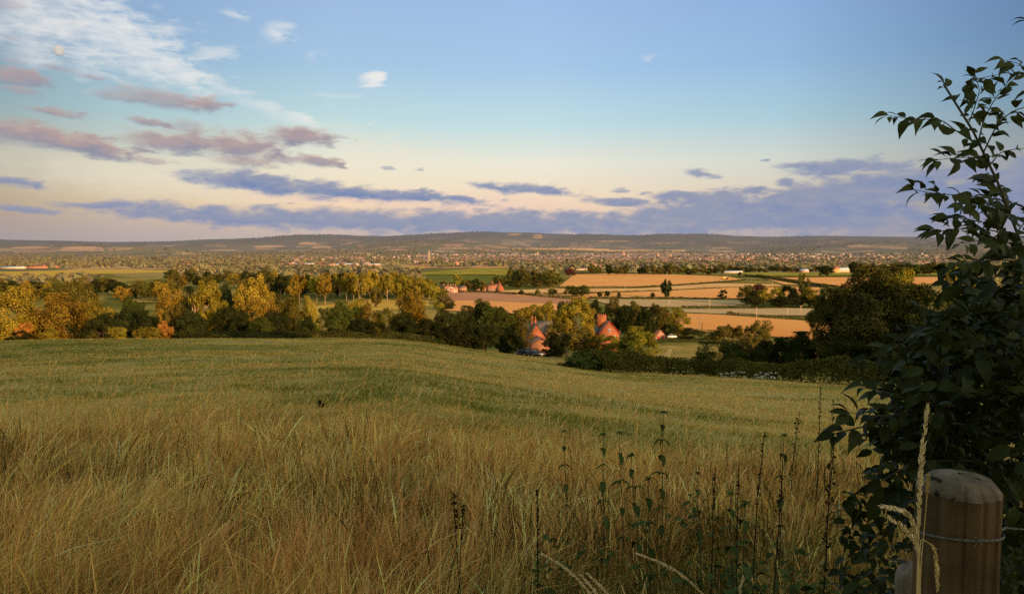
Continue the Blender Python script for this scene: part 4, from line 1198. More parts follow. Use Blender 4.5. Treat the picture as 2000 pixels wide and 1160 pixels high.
barn(68, 524, 46, 5, BRICKF, ROOFR, 'long red roofed building far off near the left edge')
barn(268, 521, 10, 3, CREAM, METAL, 'tiny bright white house in the left valley')

def tower(px, base, top, wpx, label, spire=False, mat=STONE):
    g = ground_at(px, base, 300); m = g[1] / F
    t = empty('church', tuple(g)); tag(t, label, 'church')
    h = at(px, top, g[1])[2] - g[2]; w = wpx * m / 2
    ht = h * (.5 if spire else .92)
    b = MB().box(-w, w, -w, w, -3, ht); tw = b.build('tower', mat, t)
    for x in (-1, 1):
        for y in (-1, 1): MB().box(x * w * .99 - w * .16, x * w * .99 + w * .16, y * w * .99 - w * .16, y * w * .99 + w * .16, ht - h * .04, h if not spire else ht + h * .06).build('pinnacle', mat, tw)
    for z in (.45, .72): MB().box(-w * .3, w * .3, -w - .06, -w + .1, ht * z, ht * (z + .14)).build('belfry_window', GLASS, tw)
    if spire: MB().tube(np.array([[0, 0, ht + .02], [0, 0, h]]), [w * .95, .05], 8).build('spire', mat, t)
    gable_block(t, w + .1, w + 20, -5, 5, 7, 11, mat, ROOFB, 'x', wall='nave', roof='nave_roof')
tower(1050, 502, 493, 3.2, 'small pale church tower in the left part of the far town', mat=CREAM)
tower(1218, 503, 491, 3.4, 'tall square church tower in the middle of the far town')
tower(1285, 505, 495.5, 4.2, 'broad church tower with pinnacles in the far town, left of the pair')
tower(1309, 506, 497, 3.6, 'church tower right of the broad pinnacled one in the far town')
tower(1450, 508, 494, 3.4, 'slender church spire at the right end of the far town', True)
barn(1385, 507, 17, 8, CREAM, ROOFB, 'large bright cream block at the right of the far town', 'town_hall')
barn(1440, 509, 12, 7, CREAM, ROOFB, 'cream block beside the slender church spire', 'town_block')
barn(1459, 511, 11, 8, PINKW, ROOFR, 'pink red block right of the slender church spire', 'town_block')

def lattice_tower():
    g = ground_at(838, 519, 300); h = at(838, 489, g[1])[2] - g[2]
    t = empty('pylon', tuple(g)); tag(t, 'tall pale lattice pylon rising left of the green fields', 'pylon')
    P = simple('pale_steel', (.62, .46, .32), .6, .3)
    mb = MB(); b = 4.0
    for sx in (-1, 1):
        for sy in (-1, 1): mb.tube(np.array([[sx * b, sy * b, 0], [sx * b * .4, sy * b * .4, h * .55], [sx * .5, sy * .5, h]]), .45, 4)
    for k in range(8):
        z0, z1 = h * k / 8, h * (k + 1) / 8
        w0 = np.interp(z0, [0, h * .55, h], [b, b * .4, .5]); w1 = np.interp(z1, [0, h * .55, h], [b, b * .4, .5])
        for y in (-1, 1):
            mb.tube(np.array([[-w0, y * w0, z0], [w1, y * w1, z1]]), .3, 4); mb.tube(np.array([[w0, y * w0, z0], [-w1, y * w1, z1]]), .3, 4)
    mb.build('frame', P, t)
    for z in (.7, .84): MB().box(-7, 7, -.4, .4, h * z, h * z + .7).build('crossarm', P, t)
lattice_tower()

# town houses: individuals on the near side of the town, the rest as one mass
def house_protos():
    out = []
    for i, (w, d, e, r) in enumerate(((6, 4.5, 5.2, 8.4), (9, 4.5, 5.4, 8.6), (4.5, 5, 4.8, 8.0), (14, 5, 6.0, 9.4))):
        holder = empty('holder', (0, 0, 0))
        wl, rf = gable_block(holder, -w, w, -d, d, e, r, BRICKF, ROOFR, 'x', over=.4, z0=-4)
        ch = MB().box(w * .6 - .5, w * .6 + .5, -.5, .5, r - 1, r + 1.6).mesh('chimney', BRICKF)
        out.append((wl.data, rf.data, ch))
        for o in (wl, rf, holder): bpy.data.objects.remove(o)
    return out
HP = house_protos()
def town():
    rng = np.random.default_rng(8)
    pts = []
    def zone(n, x0, x1, y0, y1):
        for _ in range(n):
            pts.append((rng.uniform(x0, x1), rng.uniform(y0, y1)))
    zone(70, 1090, 1340, 508, 524); zone(80, 1330, 1520, 509, 524); zone(40, 860, 1100, 508, 520); zone(22, 1520, 1680, 510, 526)
    zone(24, 535, 700, 519, 524); zone(14, 60, 110, 519, 524); zone(10, 300, 420, 512, 524); zone(14, 860, 905, 570, 572)
    for i, (a, b) in enumerate(pts):
        g = ground_at(a, b, 300)
        near = b > 560
        t = empty('town_house', tuple(g), rng.uniform(-.5, .5) + (PI / 2 if rng.uniform() < .3 else 0))
        wl, rf, ch = HP[int(rng.integers(0, 4))] if not near else HP[2]
        wm = [CREAM, PINKW, BRICKF, PINKW][int(rng.integers(0, 4))]; rm = [ROOFR, ROOFB, ROOFB][int(rng.integers(0, 3))]
        obj('wall', wl, t, None, wm); obj('roof', rf, t, None, rm); obj('chimney', ch, t, None, BRICKF)
        red = b > 518 and a < 720
        if near: lb, gr = 'small dark roofed house half hidden in trees left of the distant farmhouse', 'hamlet houses beside the farmhouse'
        elif a < 120: lb, gr = 'small red roofed house in the far estate near the left edge', 'far estate at the left edge'
        elif a < 440: lb, gr = 'small pale house scattered in the left valley', 'scattered houses of the left valley'
        elif a < 720: lb, gr = 'small red roofed house of the estate above the copse', 'estate above the copse'
        elif a < 1100: lb, gr = 'small house at the left end of the far town', 'left end of the far town'
        elif a < 1335: lb, gr = 'small house in the middle of the far town', 'middle of the far town'
        elif a < 1520: lb, gr = 'small house in the right half of the far town', 'right half of the far town'
        else: lb, gr = 'small house in the suburb right of the far town', 'suburb right of the far town'
        tag(t, lb, 'house', gr)
        if near:
            for c in t.children: c.scale = (.8, .8, .8)
    # mass
    mbv, mbf, col = [], [], []
    n = 0
    cand = []
    for _ in range(1700):
        u = rng.uniform()
        if u < .62: a, b = rng.normal(1290, 130), 497 + abs(rng.normal(0, 8))
        elif u < .82: a, b = rng.uniform(820, 1130), rng.uniform(497, 515)
        elif u < .93: a, b = rng.uniform(1500, 1850), rng.uniform(496, 522)
        else: a, b = rng.uniform(560, 840), rng.uniform(500, 517)
        if b < 523: cand.append((a, b))
    for g in ground_many(cand, 900):
        ang = rng.uniform(-.5, .5) + (PI / 2 if rng.uniform() < .3 else 0); w, d = rng.uniform(5, 14), rng.uniform(4, 6); e = rng.uniform(5, 9); r = e + rng.uniform(2, 4)
        c, s = math.cos(ang), math.sin(ang)
        v = [(x, y, z) for x in (-w, w) for y, z in ((-d, -4), (d, -4), (d, e), (-d, e))] + [(-w, 0, r), (w, 0, r)] + [(x, y, e) for x in (-w - .4, w + .4) for y in (-d - .4, d + .4)] + [(-w - .4, 0, r + .2), (w + .4, 0, r + .2)]
        v = np.array(v); v = np.stack([v[:, 0] * c - v[:, 1] * s + g[0], v[:, 0] * s + v[:, 1] * c + g[1], v[:, 2] + g[2]], -1)
        f = [(0, 1, 2, 3), (7, 6, 5, 4), (0, 3, 7, 4), (1, 5, 6, 2), (3, 2, 8, 8), (7, 9, 6, 6), (10, 12, 15, 14), (11, 14, 15, 13)]
        f = [(0, 1, 2, 3), (7, 6, 5, 4), (0, 3, 7, 4), (1, 5, 6, 2), (10, 12, 15, 14), (11, 14, 15, 13)]
        wc = [(.66, .46, .33), (.60, .33, .23), (.46, .21, .14), (.74, .58, .42)][int(rng.integers(0, 4))]; rc = [(.40, .19, .13), (.26, .17, .14), (.34, .20, .16)][int(rng.integers(0, 3))]
        mbv.append(v); mbf += [[i + n for i in q] for q in f]; n += len(v)
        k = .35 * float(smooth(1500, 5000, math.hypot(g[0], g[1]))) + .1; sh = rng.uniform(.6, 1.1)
        wc = tuple(q * sh * (1 - k) + .36 * k for q in wc); rc = tuple(q * (1 - k) + .34 * k for q in rc)  # distance haze blended into the wall and roof colours
        col += [wc] * 10 + [rc] * 6
        mbf += []
    m = leaf_mat('town_surfaces', (1, 1, 1), 0, 0)
    tris = []
    me = np_mesh('town', np.concatenate(mbv), np.array(mbf), m, np.array(col))
    tag(obj('town', me), 'mass of tiny houses and streets of the far town', 'town', kind='stuff')
town()
# ================================================================== FOREGROUND
def blades(name, x, y, h, w, lean, col, label, levels=4, bendp=2.0, head=0.0, curl=None, z=None):
    """grass blades: curved tapering strips"""
    n = len(x); rng = RNG
    z = H(x, y) - .02 if z is None else z
    a = rng.uniform(0, PI, n)                                  # blade facing
    wx, wy = np.cos(a), np.sin(a) * .6
    T = np.linspace(0, 1, levels)
    V = np.zeros((n, levels, 2, 3), np.float32)
    hd = rng.uniform(size=n) < head
    for i, t in enumerate(T):
        b = t ** bendp
        L2 = np.hypot(lean[:, 0], lean[:, 1])
        up = h * (t - .38 * np.minimum(L2, 1.5) * b)
        cx = x + h * lean[:, 0] * b; cy = y + h * lean[:, 1] * b; cz = z + up
        ww = w * (1 - t ** 1.6 * .92)
        if head > 0 and .68 < t < .99: ww = np.where(hd, w * 1.9 * (1 - abs(t - .82) * 3.2), ww)
        for s, k in ((-1, 0), (1, 1)):
            V[:, i, k, 0] = cx + s * wx * ww * .5; V[:, i, k, 1] = cy + s * wy * ww * .5; V[:, i, k, 2] = cz
    base = np.arange(n)[:, None] * (levels * 2) + (np.arange(levels - 1) * 2)[None]
    f = np.stack([base, base + 1, base + 3, base + 2], -1).reshape(-1, 4)
    C = np.repeat(col[:, None, :], levels * 2, 1)
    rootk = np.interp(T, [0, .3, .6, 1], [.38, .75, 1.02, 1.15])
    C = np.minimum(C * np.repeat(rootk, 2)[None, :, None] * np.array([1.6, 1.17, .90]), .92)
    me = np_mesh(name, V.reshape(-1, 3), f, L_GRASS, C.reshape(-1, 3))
    o = obj(name, me); tag(o, label, 'grass', kind='stuff')
    return o

def lerp3(a, b, t): return np.asarray(a) + (np.asarray(b) - np.asarray(a)) * t[:, None]

def tall_grass():
    n = 190000
    Y = np.exp(RNG.uniform(math.log(1.25), math.log(15.5), n)); X = RNG.uniform(-.86, .86, n) * (Y + .6)
    clump = fbm(X * 1.9, Y * 1.9, 51, 3); tuss = fbm(X * 3.2, Y * 3.2, 52, 2)
    # far limit of the long grass wanders
    lim = 10.8 + 3.2 * (fbm(X / Y * 6 + 9, Y * 0 + 4, 53, 3) - .5) + 1.6 * smooth(-.1, -.5, X / Y) + 1.5 * smooth(.1, .4, X / Y)
    keep = (Y < lim + RNG.normal(0, .5, n)) & (RNG.uniform(size=n) < .05 + 2.0 * (tuss - .18))
    X, Y, clump, tuss, lim = X[keep], Y[keep], clump[keep], tuss[keep], lim[keep]; n = len(X)
    u = X / Y
    right = smooth(-.10, .26, u + .16 * smooth(6.0, 2.8, Y) - .06) * smooth(9.0 + 3 * smooth(.1, .35, u), 4.8, Y + 2.0 * (fbm(X, Y, 57, 2) - .5))   # weedy green corner
    green = np.clip(right * 1.0 + .9 * (fbm(X * .55 + 7, Y * .55, 54, 3) - .52) * 2, 0, 1)
    h = (.20 + .50 * smooth(.25, .75, clump)) * RNG.uniform(.5, 1.2, n) * (1 - .3 * right) * np.where(Y > lim - 1.5, .75, 1)
    windy = smooth(.15, -.5, u)
    lx = (fbm(X * 2.1 + 40, Y * 2.1, 58, 2) - .5) * 1.6; ly = (fbm(X * 2.1 + 80, Y * 2.1, 59, 2) - .5) * 1.6
    stiff = np.where(RNG.uniform(size=n) < .45, .45, 1.0)
    lean = np.stack([.05 + .24 * windy + lx + RNG.normal(0, .40, n), ly + RNG.normal(0, .40, n)], -1) * stiff[:, None]
    patch_ = (.62 + .8 * fbm(X * 1.7 + 3, Y * 1.7, 60, 3))
    w = (.0032 + .00048 * Y) * RNG.uniform(.6, 1.6, n)
    straw = lerp3((.50, .355, .125), (.66, .50, .22), RNG.uniform(size=n))
    red = lerp3(straw, (.42, .24, .115), np.clip((fbm(X * .8 + 30, Y * .8, 55, 3) - .53) * 3, 0, 1) * RNG.uniform(.3, 1, n))
    oliv = lerp3((.25, .23, .055), (.36, .31, .09), RNG.uniform(size=n))
    mixg = RNG.uniform(size=n) < .12 + .2 * windy * (fbm(X * .7, Y * .7 + 9, 56, 2) > .5)
    col = np.where(mixg[:, None], oliv, red)
    gcol = lerp3((.034, .046, .014), (.105, .098, .028), RNG.uniform(size=n))
    col = np.where((RNG.uniform(size=n) < green * .85)[:, None], gcol, col)
    col = col * np.exp(RNG.normal(.04, .38, (n, 1))) * patch_[:, None]
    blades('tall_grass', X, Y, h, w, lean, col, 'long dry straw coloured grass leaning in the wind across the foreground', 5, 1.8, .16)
    # flattened thatch below
    n = 60000
    Y = np.exp(RNG.uniform(math.log(1.3), math.log(14), n)); X = RNG.uniform(-.86, .86, n) * (Y + .6)
    a = RNG.uniform(0, 6.28, n)
    lean = np.stack([np.cos(a), np.sin(a)], -1) * RNG.uniform(.7, 1.6, n)[:, None]
    col = lerp3((.20, .13, .055), (.42, .29, .13), RNG.uniform(size=n)) * RNG.uniform(.6, 1.1, (n, 1))
    right = smooth(0, .4, X / Y) * smooth(8, 4, Y)
    col = col * (1 - .62 * right)[:, None] * np.where(right[:, None] > .3, np.array([.75, .95, .7]), 1)
    blades('dead_grass', X, Y, RNG.uniform(.14, .4, n), .003 + .0004 * Y, lean, col, 'flattened dead grass matted between the standing stalks', 4, 1.3)

def short_grass():
    n = 250000
    Y = np.exp(RNG.uniform(math.log(8.5), math.log(150), n)); X = RNG.uniform(-.80, .80, n) * (Y + 1)
    far_ok = Y < np.interp(X / Y, [-.7, -.1, 0, .15, .3, .45, .7], [149, 149, 147, 122, 104, 94, 92])
    X, Y = X[far_ok], Y[far_ok]; n = len(X)
    u = X / Y
    g = .5 * (.5 + 1.6 * (fbm(X / 13.0, Y / 6.5, 61, 3) - .5)) + .35 * fbm(X / 2.2, Y / 2.2, 62, 3) + .15 * RNG.uniform(size=n)
    band = np.exp(-((Y - 16 + 6 * u) / 6.0) ** 2) * smooth(-.42, -.2, u) * smooth(.12, .0, u) * smooth(.42, .56, fbm(X / 2.4, Y / 2.4, 64, 4))      # the lush patch behind the long grass
    gr = np.clip((.485 - g) * 8 + band * 1.25 + .35 * smooth(60, 140, Y) * smooth(.2, -.1, u), 0, 1)
    green = lerp3((.08, .115, .017), (.15, .19, .032), RNG.uniform(size=n))
    dry = lerp3((.40, .315, .10), (.58, .44, .18), RNG.uniform(size=n))
    mid = lerp3((.22, .22, .05), (.32, .29, .08), RNG.uniform(size=n))
    pick = RNG.uniform(size=n)
    col = np.where((pick < gr)[:, None], green, np.where((pick < gr + .35)[:, None], mid, dry)) * RNG.uniform(.95, 1.5, (n, 1))
    tuft = fbm(X / 1.1, Y / 1.1, 63, 2)
    h = (.04 + .13 * tuft) * RNG.uniform(.6, 1.4, n) * (1 + .15 * band)
    lean = np.stack([.25 + RNG.normal(0, .45, n), RNG.normal(0, .4, n)], -1)
    w = .004 + .00075 * Y
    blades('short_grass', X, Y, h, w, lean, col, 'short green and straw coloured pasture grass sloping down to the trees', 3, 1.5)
    # scattered taller stalks
    n = 1500
    Y = np.exp(RNG.uniform(math.log(9), math.log(34), n)); X = RNG.uniform(-.8, .8, n) * Y
    col = lerp3((.50, .38, .15), (.64, .50, .24), RNG.uniform(size=n))
    blades('grass_stalks', X, Y, RNG.uniform(.3, .75, n), .003 + .0005 * Y, np.stack([RNG.normal(.3, .25, n), RNG.normal(0, .25, n)], -1), col, 'sparse tall seeding grass stalks rising above the pasture', 6, 1.6, 1.0)
tall_grass(); short_grass()

# broad-leaved weeds in the dark corner
_m = [(0, 0), (.10, .015), (.28, .03), (.50, .035), (.72, .01), (.88, -.03), (1.0, -.09)]
_w = [.13, .27, .30, .205, .085]
LEAF_T = np.array([[0, y, z] for y, z in _m] + [[s * w, _m[i + 1][0] - .03, _m[i + 1][1] + .05 * (w / .3)] for s in (-1, 1) for i, w in enumerate(_w)])
LEAF_F4 = np.array([[i + 1, i + 2, 7 + i + 1, 7 + i] for i in range(4)] + [[i + 2, i + 1, 12 + i, 12 + i + 1] for i in range(4)])
LEAF_F3 = np.array([[0, 1, 7], [1, 0, 12], [5, 6, 11], [6, 5, 16]])
def leaves(name, P, D, U, size, mat, tint, parent=None, wide=1.0, droop=.0):
    """leaf blades at P pointing along D with face normal near U"""
    D = unit(np.asarray(D, float)); U = unit(np.asarray(U, float))
    S = unit(np.cross(D, U)); U = np.cross(S, D)
    n = len(P); size = np.broadcast_to(np.asarray(size, float), (n,))
    t = LEAF_T.copy(); t[:, 0] *= wide; t[:, 2] -= droop * t[:, 1] ** 2
    fold = RNG.uniform(.3, 2.4, n)
    V = P[:, None, :] + size[:, None, None] * (S[:, None, :] * t[None, :, 0:1] + D[:, None, :] * t[None, :, 1:2] + U[:, None, :] * t[None, :, 2:3] * fold[:, None, None])
    k = len(t)
    f4 = (np.arange(n)[:, None, None] * k + LEAF_F4[None]).reshape(-1, 4)
    f3 = (np.arange(n)[:, None, None] * k + LEAF_F3[None]).reshape(-1, 3)
    me = np_mesh(name, V.reshape(-1, 3), [f4, f3], mat, np.repeat(tint, k, 0), smooth_shade=True)
    return obj(name, me, parent)

def ground_weeds():
    n = 7500
    Y = np.exp(RNG.uniform(math.log(2.0), math.log(6.5), n)); X = RNG.uniform(.0, .85, n) * Y + .1
    k = (fbm(X * 1.3, Y * 1.3, 71, 3) + .35 * smooth(.0, .45, X / Y) * smooth(6.5, 3.5, Y)) > .66
    X, Y = X[k], Y[k]; n = len(X)
    Z = H(X, Y) + RNG.uniform(.05, .5, n) * (.6 + .5 * fbm(X, Y, 72, 2))
    a = RNG.uniform(0, 6.28, n)
    D = np.stack([np.cos(a), np.sin(a), RNG.uniform(-.5, .4, n)], -1); U = unit(np.stack([RNG.normal(0, .5, n), RNG.normal(0, .5, n), np.ones(n)], -1))
    tint = RNG.uniform(.5, 1.25, (n, 1)) * np.ones((1, 3))
    o = leaves('weeds', np.stack([X, Y, Z], -1), D, U, RNG.uniform(.03, .085, n), L_NETTLE, tint)
    tag(o, 'dark green leafy ground weeds filling the lower right corner', 'weeds', kind='stuff')
ground_weeds()

STEM = simple('weed_stem', (.055, .05, .022), .8, .2)
STEMB = simple('dark_weed_stem', (.025, .018, .012), .9, .1)
DOCK = simple('dock_seed', (.035, .018, .010), .95, .05, .3, 60)
STRAW = simple('straw', (.62, .44, .19), .8, .15, .12, 30)
STRAWP = simple('pale_seed_head', (.80, .64, .38), .8, .15, .15, 60)

def nettle(px, py, Y, label, lean=.0, n_pairs=8, scale=1.0):
    top = at(px, py, Y); x, y = top[0] - lean * .12, Y; z = float(H(x, y)); h = top[2] - z
    t = empty('nettle_plant', (x, y, z)); tag(t, label, 'weed')
    T = np.linspace(0, 1, 7)
    pts = np.stack([lean * .12 * T ** 2 + .012 * np.sin(T * 5), .01 * np.sin(T * 4 + px), T * h], -1)
    MB().tube(pts, np.linspace(.0042, .0016, 7), 6).build('stem', STEM, t)
    P, D, U, S = [], [], [], []
    for k in range(n_pairs):
        q = 1 - (k / n_pairs) ** 1.15 * .85
        c = np.array([np.interp(q, T, pts[:, i]) for i in range(3)])
        for s in range(2):
            a = k * PI / 2 + s * PI + RNG.uniform(-.3, .3)
            for sz, dr in ((1.0, RNG.uniform(-.75, .0)), (.45, RNG.uniform(-.5, .3))):
                P.append(c); D.append((math.cos(a), math.sin(a), dr)); U.append((0, 0, 1))
                S.append(sz * scale * .8 * (.035 + .06 * math.sin(min(1, .12 + k / n_pairs * 1.2) * PI * .75)) * RNG.uniform(.8, 1.2)); a += RNG.uniform(.5, .8)
    for s in range(5):
        a = s * 1.26; P.append(pts[-1]); D.append((math.cos(a), math.sin(a), .5)); U.append((0, 0, 1)); S.append(.035 * scale)
    n = len(P)
    leaves('leaves', np.array(P), np.array(D), np.array(U), np.array(S), L_NETTLE, RNG.uniform(.6, 1.3, (n, 1)) * np.ones((1, 3)), t, .75, .25)
nettle(1300, 806, 5.0, 'tallest leafy nettle, standing clear above the dry grass right of centre', .2, 9, 1.15)
nettle(1182, 848, 4.6, 'nettle with dark drooping leaves, second from the left of the nettle row', .1)
nettle(1213, 845, 4.9, 'slim nettle with a long bare stem, third from the left of the nettle row', -.1, 5)
nettle(1237, 890, 4.2, 'bushy topped nettle just left of the tallest one', -.3, 8, 1.1)
nettle(1272, 936, 3.9, 'short nettle in front of the tallest one', .1, 6)
nettle(1106, 842, 5.2, 'faint slender nettle at the left end of the nettle row', 0, 6, .9)
nettle(1535, 850, 5.0, 'thin nettle right of the dark dock spike', .3, 6, .9)
nettle(1432, 965, 4.0, 'low leafy nettle in the dark weeds right of centre', 0, 7)
nettle(1462, 985, 3.6, 'low broad nettle beside the dark weeds, below the dock spike', .2, 7, 1.1)
nettle(1368, 925, 4.4, 'small nettle between the tallest nettle and the dock spike', 0, 6, .8)

def dock(px, py, Y, frac, label, lean=0.0, rad=.012, name='dock_plant'):
    top = at(px, py, Y); x, y = top[0] - lean, Y; z = float(H(x, y)); h = top[2] - z
    t = empty(name, (x, y, z)); tag(t, label, 'weed')
    T = np.linspace(0, 1, 8); pts = np.stack([lean * T ** 1.5, .012 * np.sin(T * 6 + px), T * h], -1)
    MB().tube(pts, np.linspace(.005, .002, 8), 6).build('stem', STEMB, t)
    n = int(90 * frac * h + 30)
    q = 1 - RNG.uniform(0, 1, n) * frac
    gap = (np.sin(q * 60 + px) > -.55) | (RNG.uniform(size=n) < .25); q = q[gap]; n = len(q)
    c = np.stack([np.interp(q, T, pts[:, i]) for i in range(3)], -1) + np.clip(RNG.normal(size=(n, 3)), -1.5, 1.5) * rad * .7 * np.array([1, 1, .7])
    v, f = cards(c, unit(RNG.normal(size=(n, 3))), .006 + rad * .22, .8)
    k = 70; q = 1 - np.linspace(-.0, 1.03, k) * frac                     # the spike's own core, from top to bottom
    c2 = np.stack([np.interp(q, T, pts[:, i]) for i in range(3)], -1); st = h * frac / k
    v2 = np.stack([c2 - [0, 0, st], c2 + [.003, 0, 0], c2 + [0, 0, st], c2 - [.003, 0, 0]], 1).reshape(-1, 3)
    f = np.concatenate([f, np.arange(4 * k).reshape(-1, 4) + len(v)]); v = np.concatenate([v, v2])
    obj('seed_spike', np_mesh('seed_spike', v, f, DOCK), t)
dock(1493, 845, 4.6, .42, 'dark dock spike with knobbly seed clusters, left of the near shrub', .06, .010)
dock(1604, 750, 8.0, .55, 'tall thin dark seed stalk rising against the pasture left of the near shrub', .02, .014)
dock(1562, 803, 7.0, .35, 'dark seed stalk with a small drooping tip beside the tall thin one', .08, .02)
dock(1443, 902, 4.4, .6, 'dark straight stalk in the dry grass left of the dock spike', 0, .007)
dock(1527, 925, 4.4, .5, 'short dark stalk right below the dock spike', .03, .009)
dock(1630, 876, 3.6, .7, 'thick black dead stalk at the lower left of the near shrub', .05, .018)
dock(1628, 780, 8.4, .3, 'faint dark stalk between the tall thin one and the near shrub', .02, .016)
dock(886, 962, 4.0, .25, 'small dark seed head in the dry grass left of centre', -.03, .012)
dock(905, 985, 3.9, .25, 'lower dark seed head beside the one left of centre', .03, .012)
dock(1050, 955, 3.8, .4, 'thin dark stalk in the middle of the dry grass', .0, .007)
dock(1398, 912, 4.6, .3, 'small dark stalk behind the short nettle', .02, .01)

# dark bird-like clump in the lush patch
def thistle():
    g = ground_at(628, 796, 3)
    t = empty('dead_thistle', tuple(g)); tag(t, 'small black dead thistle standing in the lush green patch left of centre', 'weed')
    hh = 16 * g[1] / F
    MB().tube(np.array([[.0, 0, -.03], [-.01, 0, hh * .5], [-.05 * hh * 4, 0, hh]]), [.022, .03, .008], 7).build('stem', STEMB, t)
    n = 60; q = RNG.uniform(.1, .85, n)
    c = np.stack([-.1 * q * hh + RNG.normal(0, .03, n), RNG.normal(0, .03, n), q * hh], -1)
    v, f = cards(c, unit(RNG.normal(size=(n, 3))), .035, .5)
    obj('leaves', np_mesh('leaves', v, f, DOCK), t)
thistle()

# pale drooping seed heads close to the camera
def seed_stalk(pix, Y, label, head=.55, rad=.0016, mat=STRAWP, hr=.0034):
    P = np.array([at(a, b, Y if not isinstance(Y, (list, tuple)) else yy) for (a, b), yy in zip(pix, Y if isinstance(Y, (list, tuple)) else [Y] * len(pix))])
    s = np.concatenate([[0], np.cumsum(np.linalg.norm(np.diff(P, axis=0), axis=1))]); s /= s[-1]
    T = np.linspace(0, 1, 18); Q = np.stack([hermite(s, P[:, i], T) for i in range(3)], -1)      # root first, tip last
    root = Q[0].copy(); t = empty('grass_seed_stalk', tuple(root)); tag(t, label, 'grass stalk')
    Q = Q - root
    MB().tube(Q, np.linspace(rad, rad * .45, 18), 5).build('stem', STRAW, t)
    L_ = np.linalg.norm(np.diff(Q, axis=0), axis=1).sum()
    n = int(60 + 900 * head * L_ * 1.2)
    q = 1 - RNG.uniform(0, 1, n) * head
    c = np.stack([np.interp(q, T, Q[:, i]) for i in range(3)], -1)
    d = unit(np.stack([np.interp(q, T, np.gradient(Q[:, i], T)) for i in range(3)], -1))
    side = unit(np.cross(d, RNG.normal(size=(n, 3))))
    env = np.sin(np.clip((1 - q) / head, 0.02, 1) * PI * .9 + .15) ** .7
    c = c + side * (hr * env * RNG.uniform(.3, 1.0, n))[:, None]
    dirn = unit(d + .45 * side); nn = unit(np.cross(dirn, RNG.normal(size=(n, 3))))
    tt = dirn; b = np.cross(nn, tt); ln = (.0075 * RNG.uniform(.7, 1.3, n))[:, None]
    v = np.stack([c - tt * ln * .5, c + b * ln * .2, c + tt * ln * .8, c - b * ln * .2], 1).reshape(-1, 3)
    obj('seed_head', np_mesh('seed_head', v, np.arange(4 * n).reshape(-1, 4), mat), t)
seed_stalk([(1210, 1230), (1150, 1155), (1105, 1110), (1058, 1081)], 2.2, 'pale seed head arching to the left at the bottom, leftmost of three', .75)
seed_stalk([(1215, 1240), (1188, 1162), (1165, 1138), (1146, 1119)], 2.1, 'short pale seed head right beside the leftmost arching one', .6)
seed_stalk([(1195, 1245), (1168, 1165), (1150, 1140), (1134, 1123)], 2.05, 'faint short seed head just left of the short pale one', .55)
seed_stalk([(1420, 1215), (1353, 1140), (1300, 1103), (1242, 1080)], 2.3, 'long pale seed head arching to the left at the bottom centre', .72)
seed_stalk([(1460, 1200), (1445, 1150), (1450, 1135), (1452, 1125)], 2.3, 'small upright seed head right of the long arching one', .5)
seed_stalk([(1680, 1210), (1643, 1160), (1605, 1115), (1562, 1082)], 2.4, 'brownish seed head arching left, left of the fence post', .55, mat=STRAW)
seed_stalk([(1790, 1250), (1793, 1080), (1797, 940), (1812, 790)], 1.32, 'tall upright straw seed head beside the left edge of the fence post', .52, .0016, STRAWP, .0042)
seed_stalk([(1794, 1240), (1792, 1060), (1770, 1000), (1718, 988)], 1.3, 'upper of two seed heads curling left from the fence post', .42, .0014, STRAWP, .0042)
seed_stalk([(1797, 1240), (1794, 1080), (1770, 1035), (1735, 1009)], 1.29, 'lower of two seed heads curling left from the fence post', .4, .0014, STRAWP, .0042)
seed_stalk([(1796, 1240), (1798, 1120), (1808, 1000), (1813, 930)], 1.28, 'thin bare straw stalk leaning on the fence post', .12, .0012, STRAW, .002)
seed_stalk([(1786, 1240), (1800, 1052), (1825, 1070), (1832, 1150)], 1.27, 'bent straw stalk looping across the front of the fence post', .3, .0012, STRAW, .0025)
seed_stalk([(50, 1010), (90, 930), (118, 860), (150, 790)], 8.5, 'tall thin grass stalk leaning right at the far left', .3, .004, STRAW, .008)
seed_stalk([(560, 850), (575, 810), (590, 780), (609, 752)], 8.5, 'single tall straw stalk leaning right above the long grass left of the black thistle', .3, .004, STRAW, .008)
seed_stalk([(735, 815), (732, 795), (729, 775), (725, 757)], 9.0, 'single upright straw stalk right of the black thistle', .3, .004, STRAW, .007)
seed_stalk([(385, 850), (398, 790), (405, 760), (422, 725)], 8.0, 'long straw stalk leaning right, left of the lush patch', .3, .004, STRAW, .008)

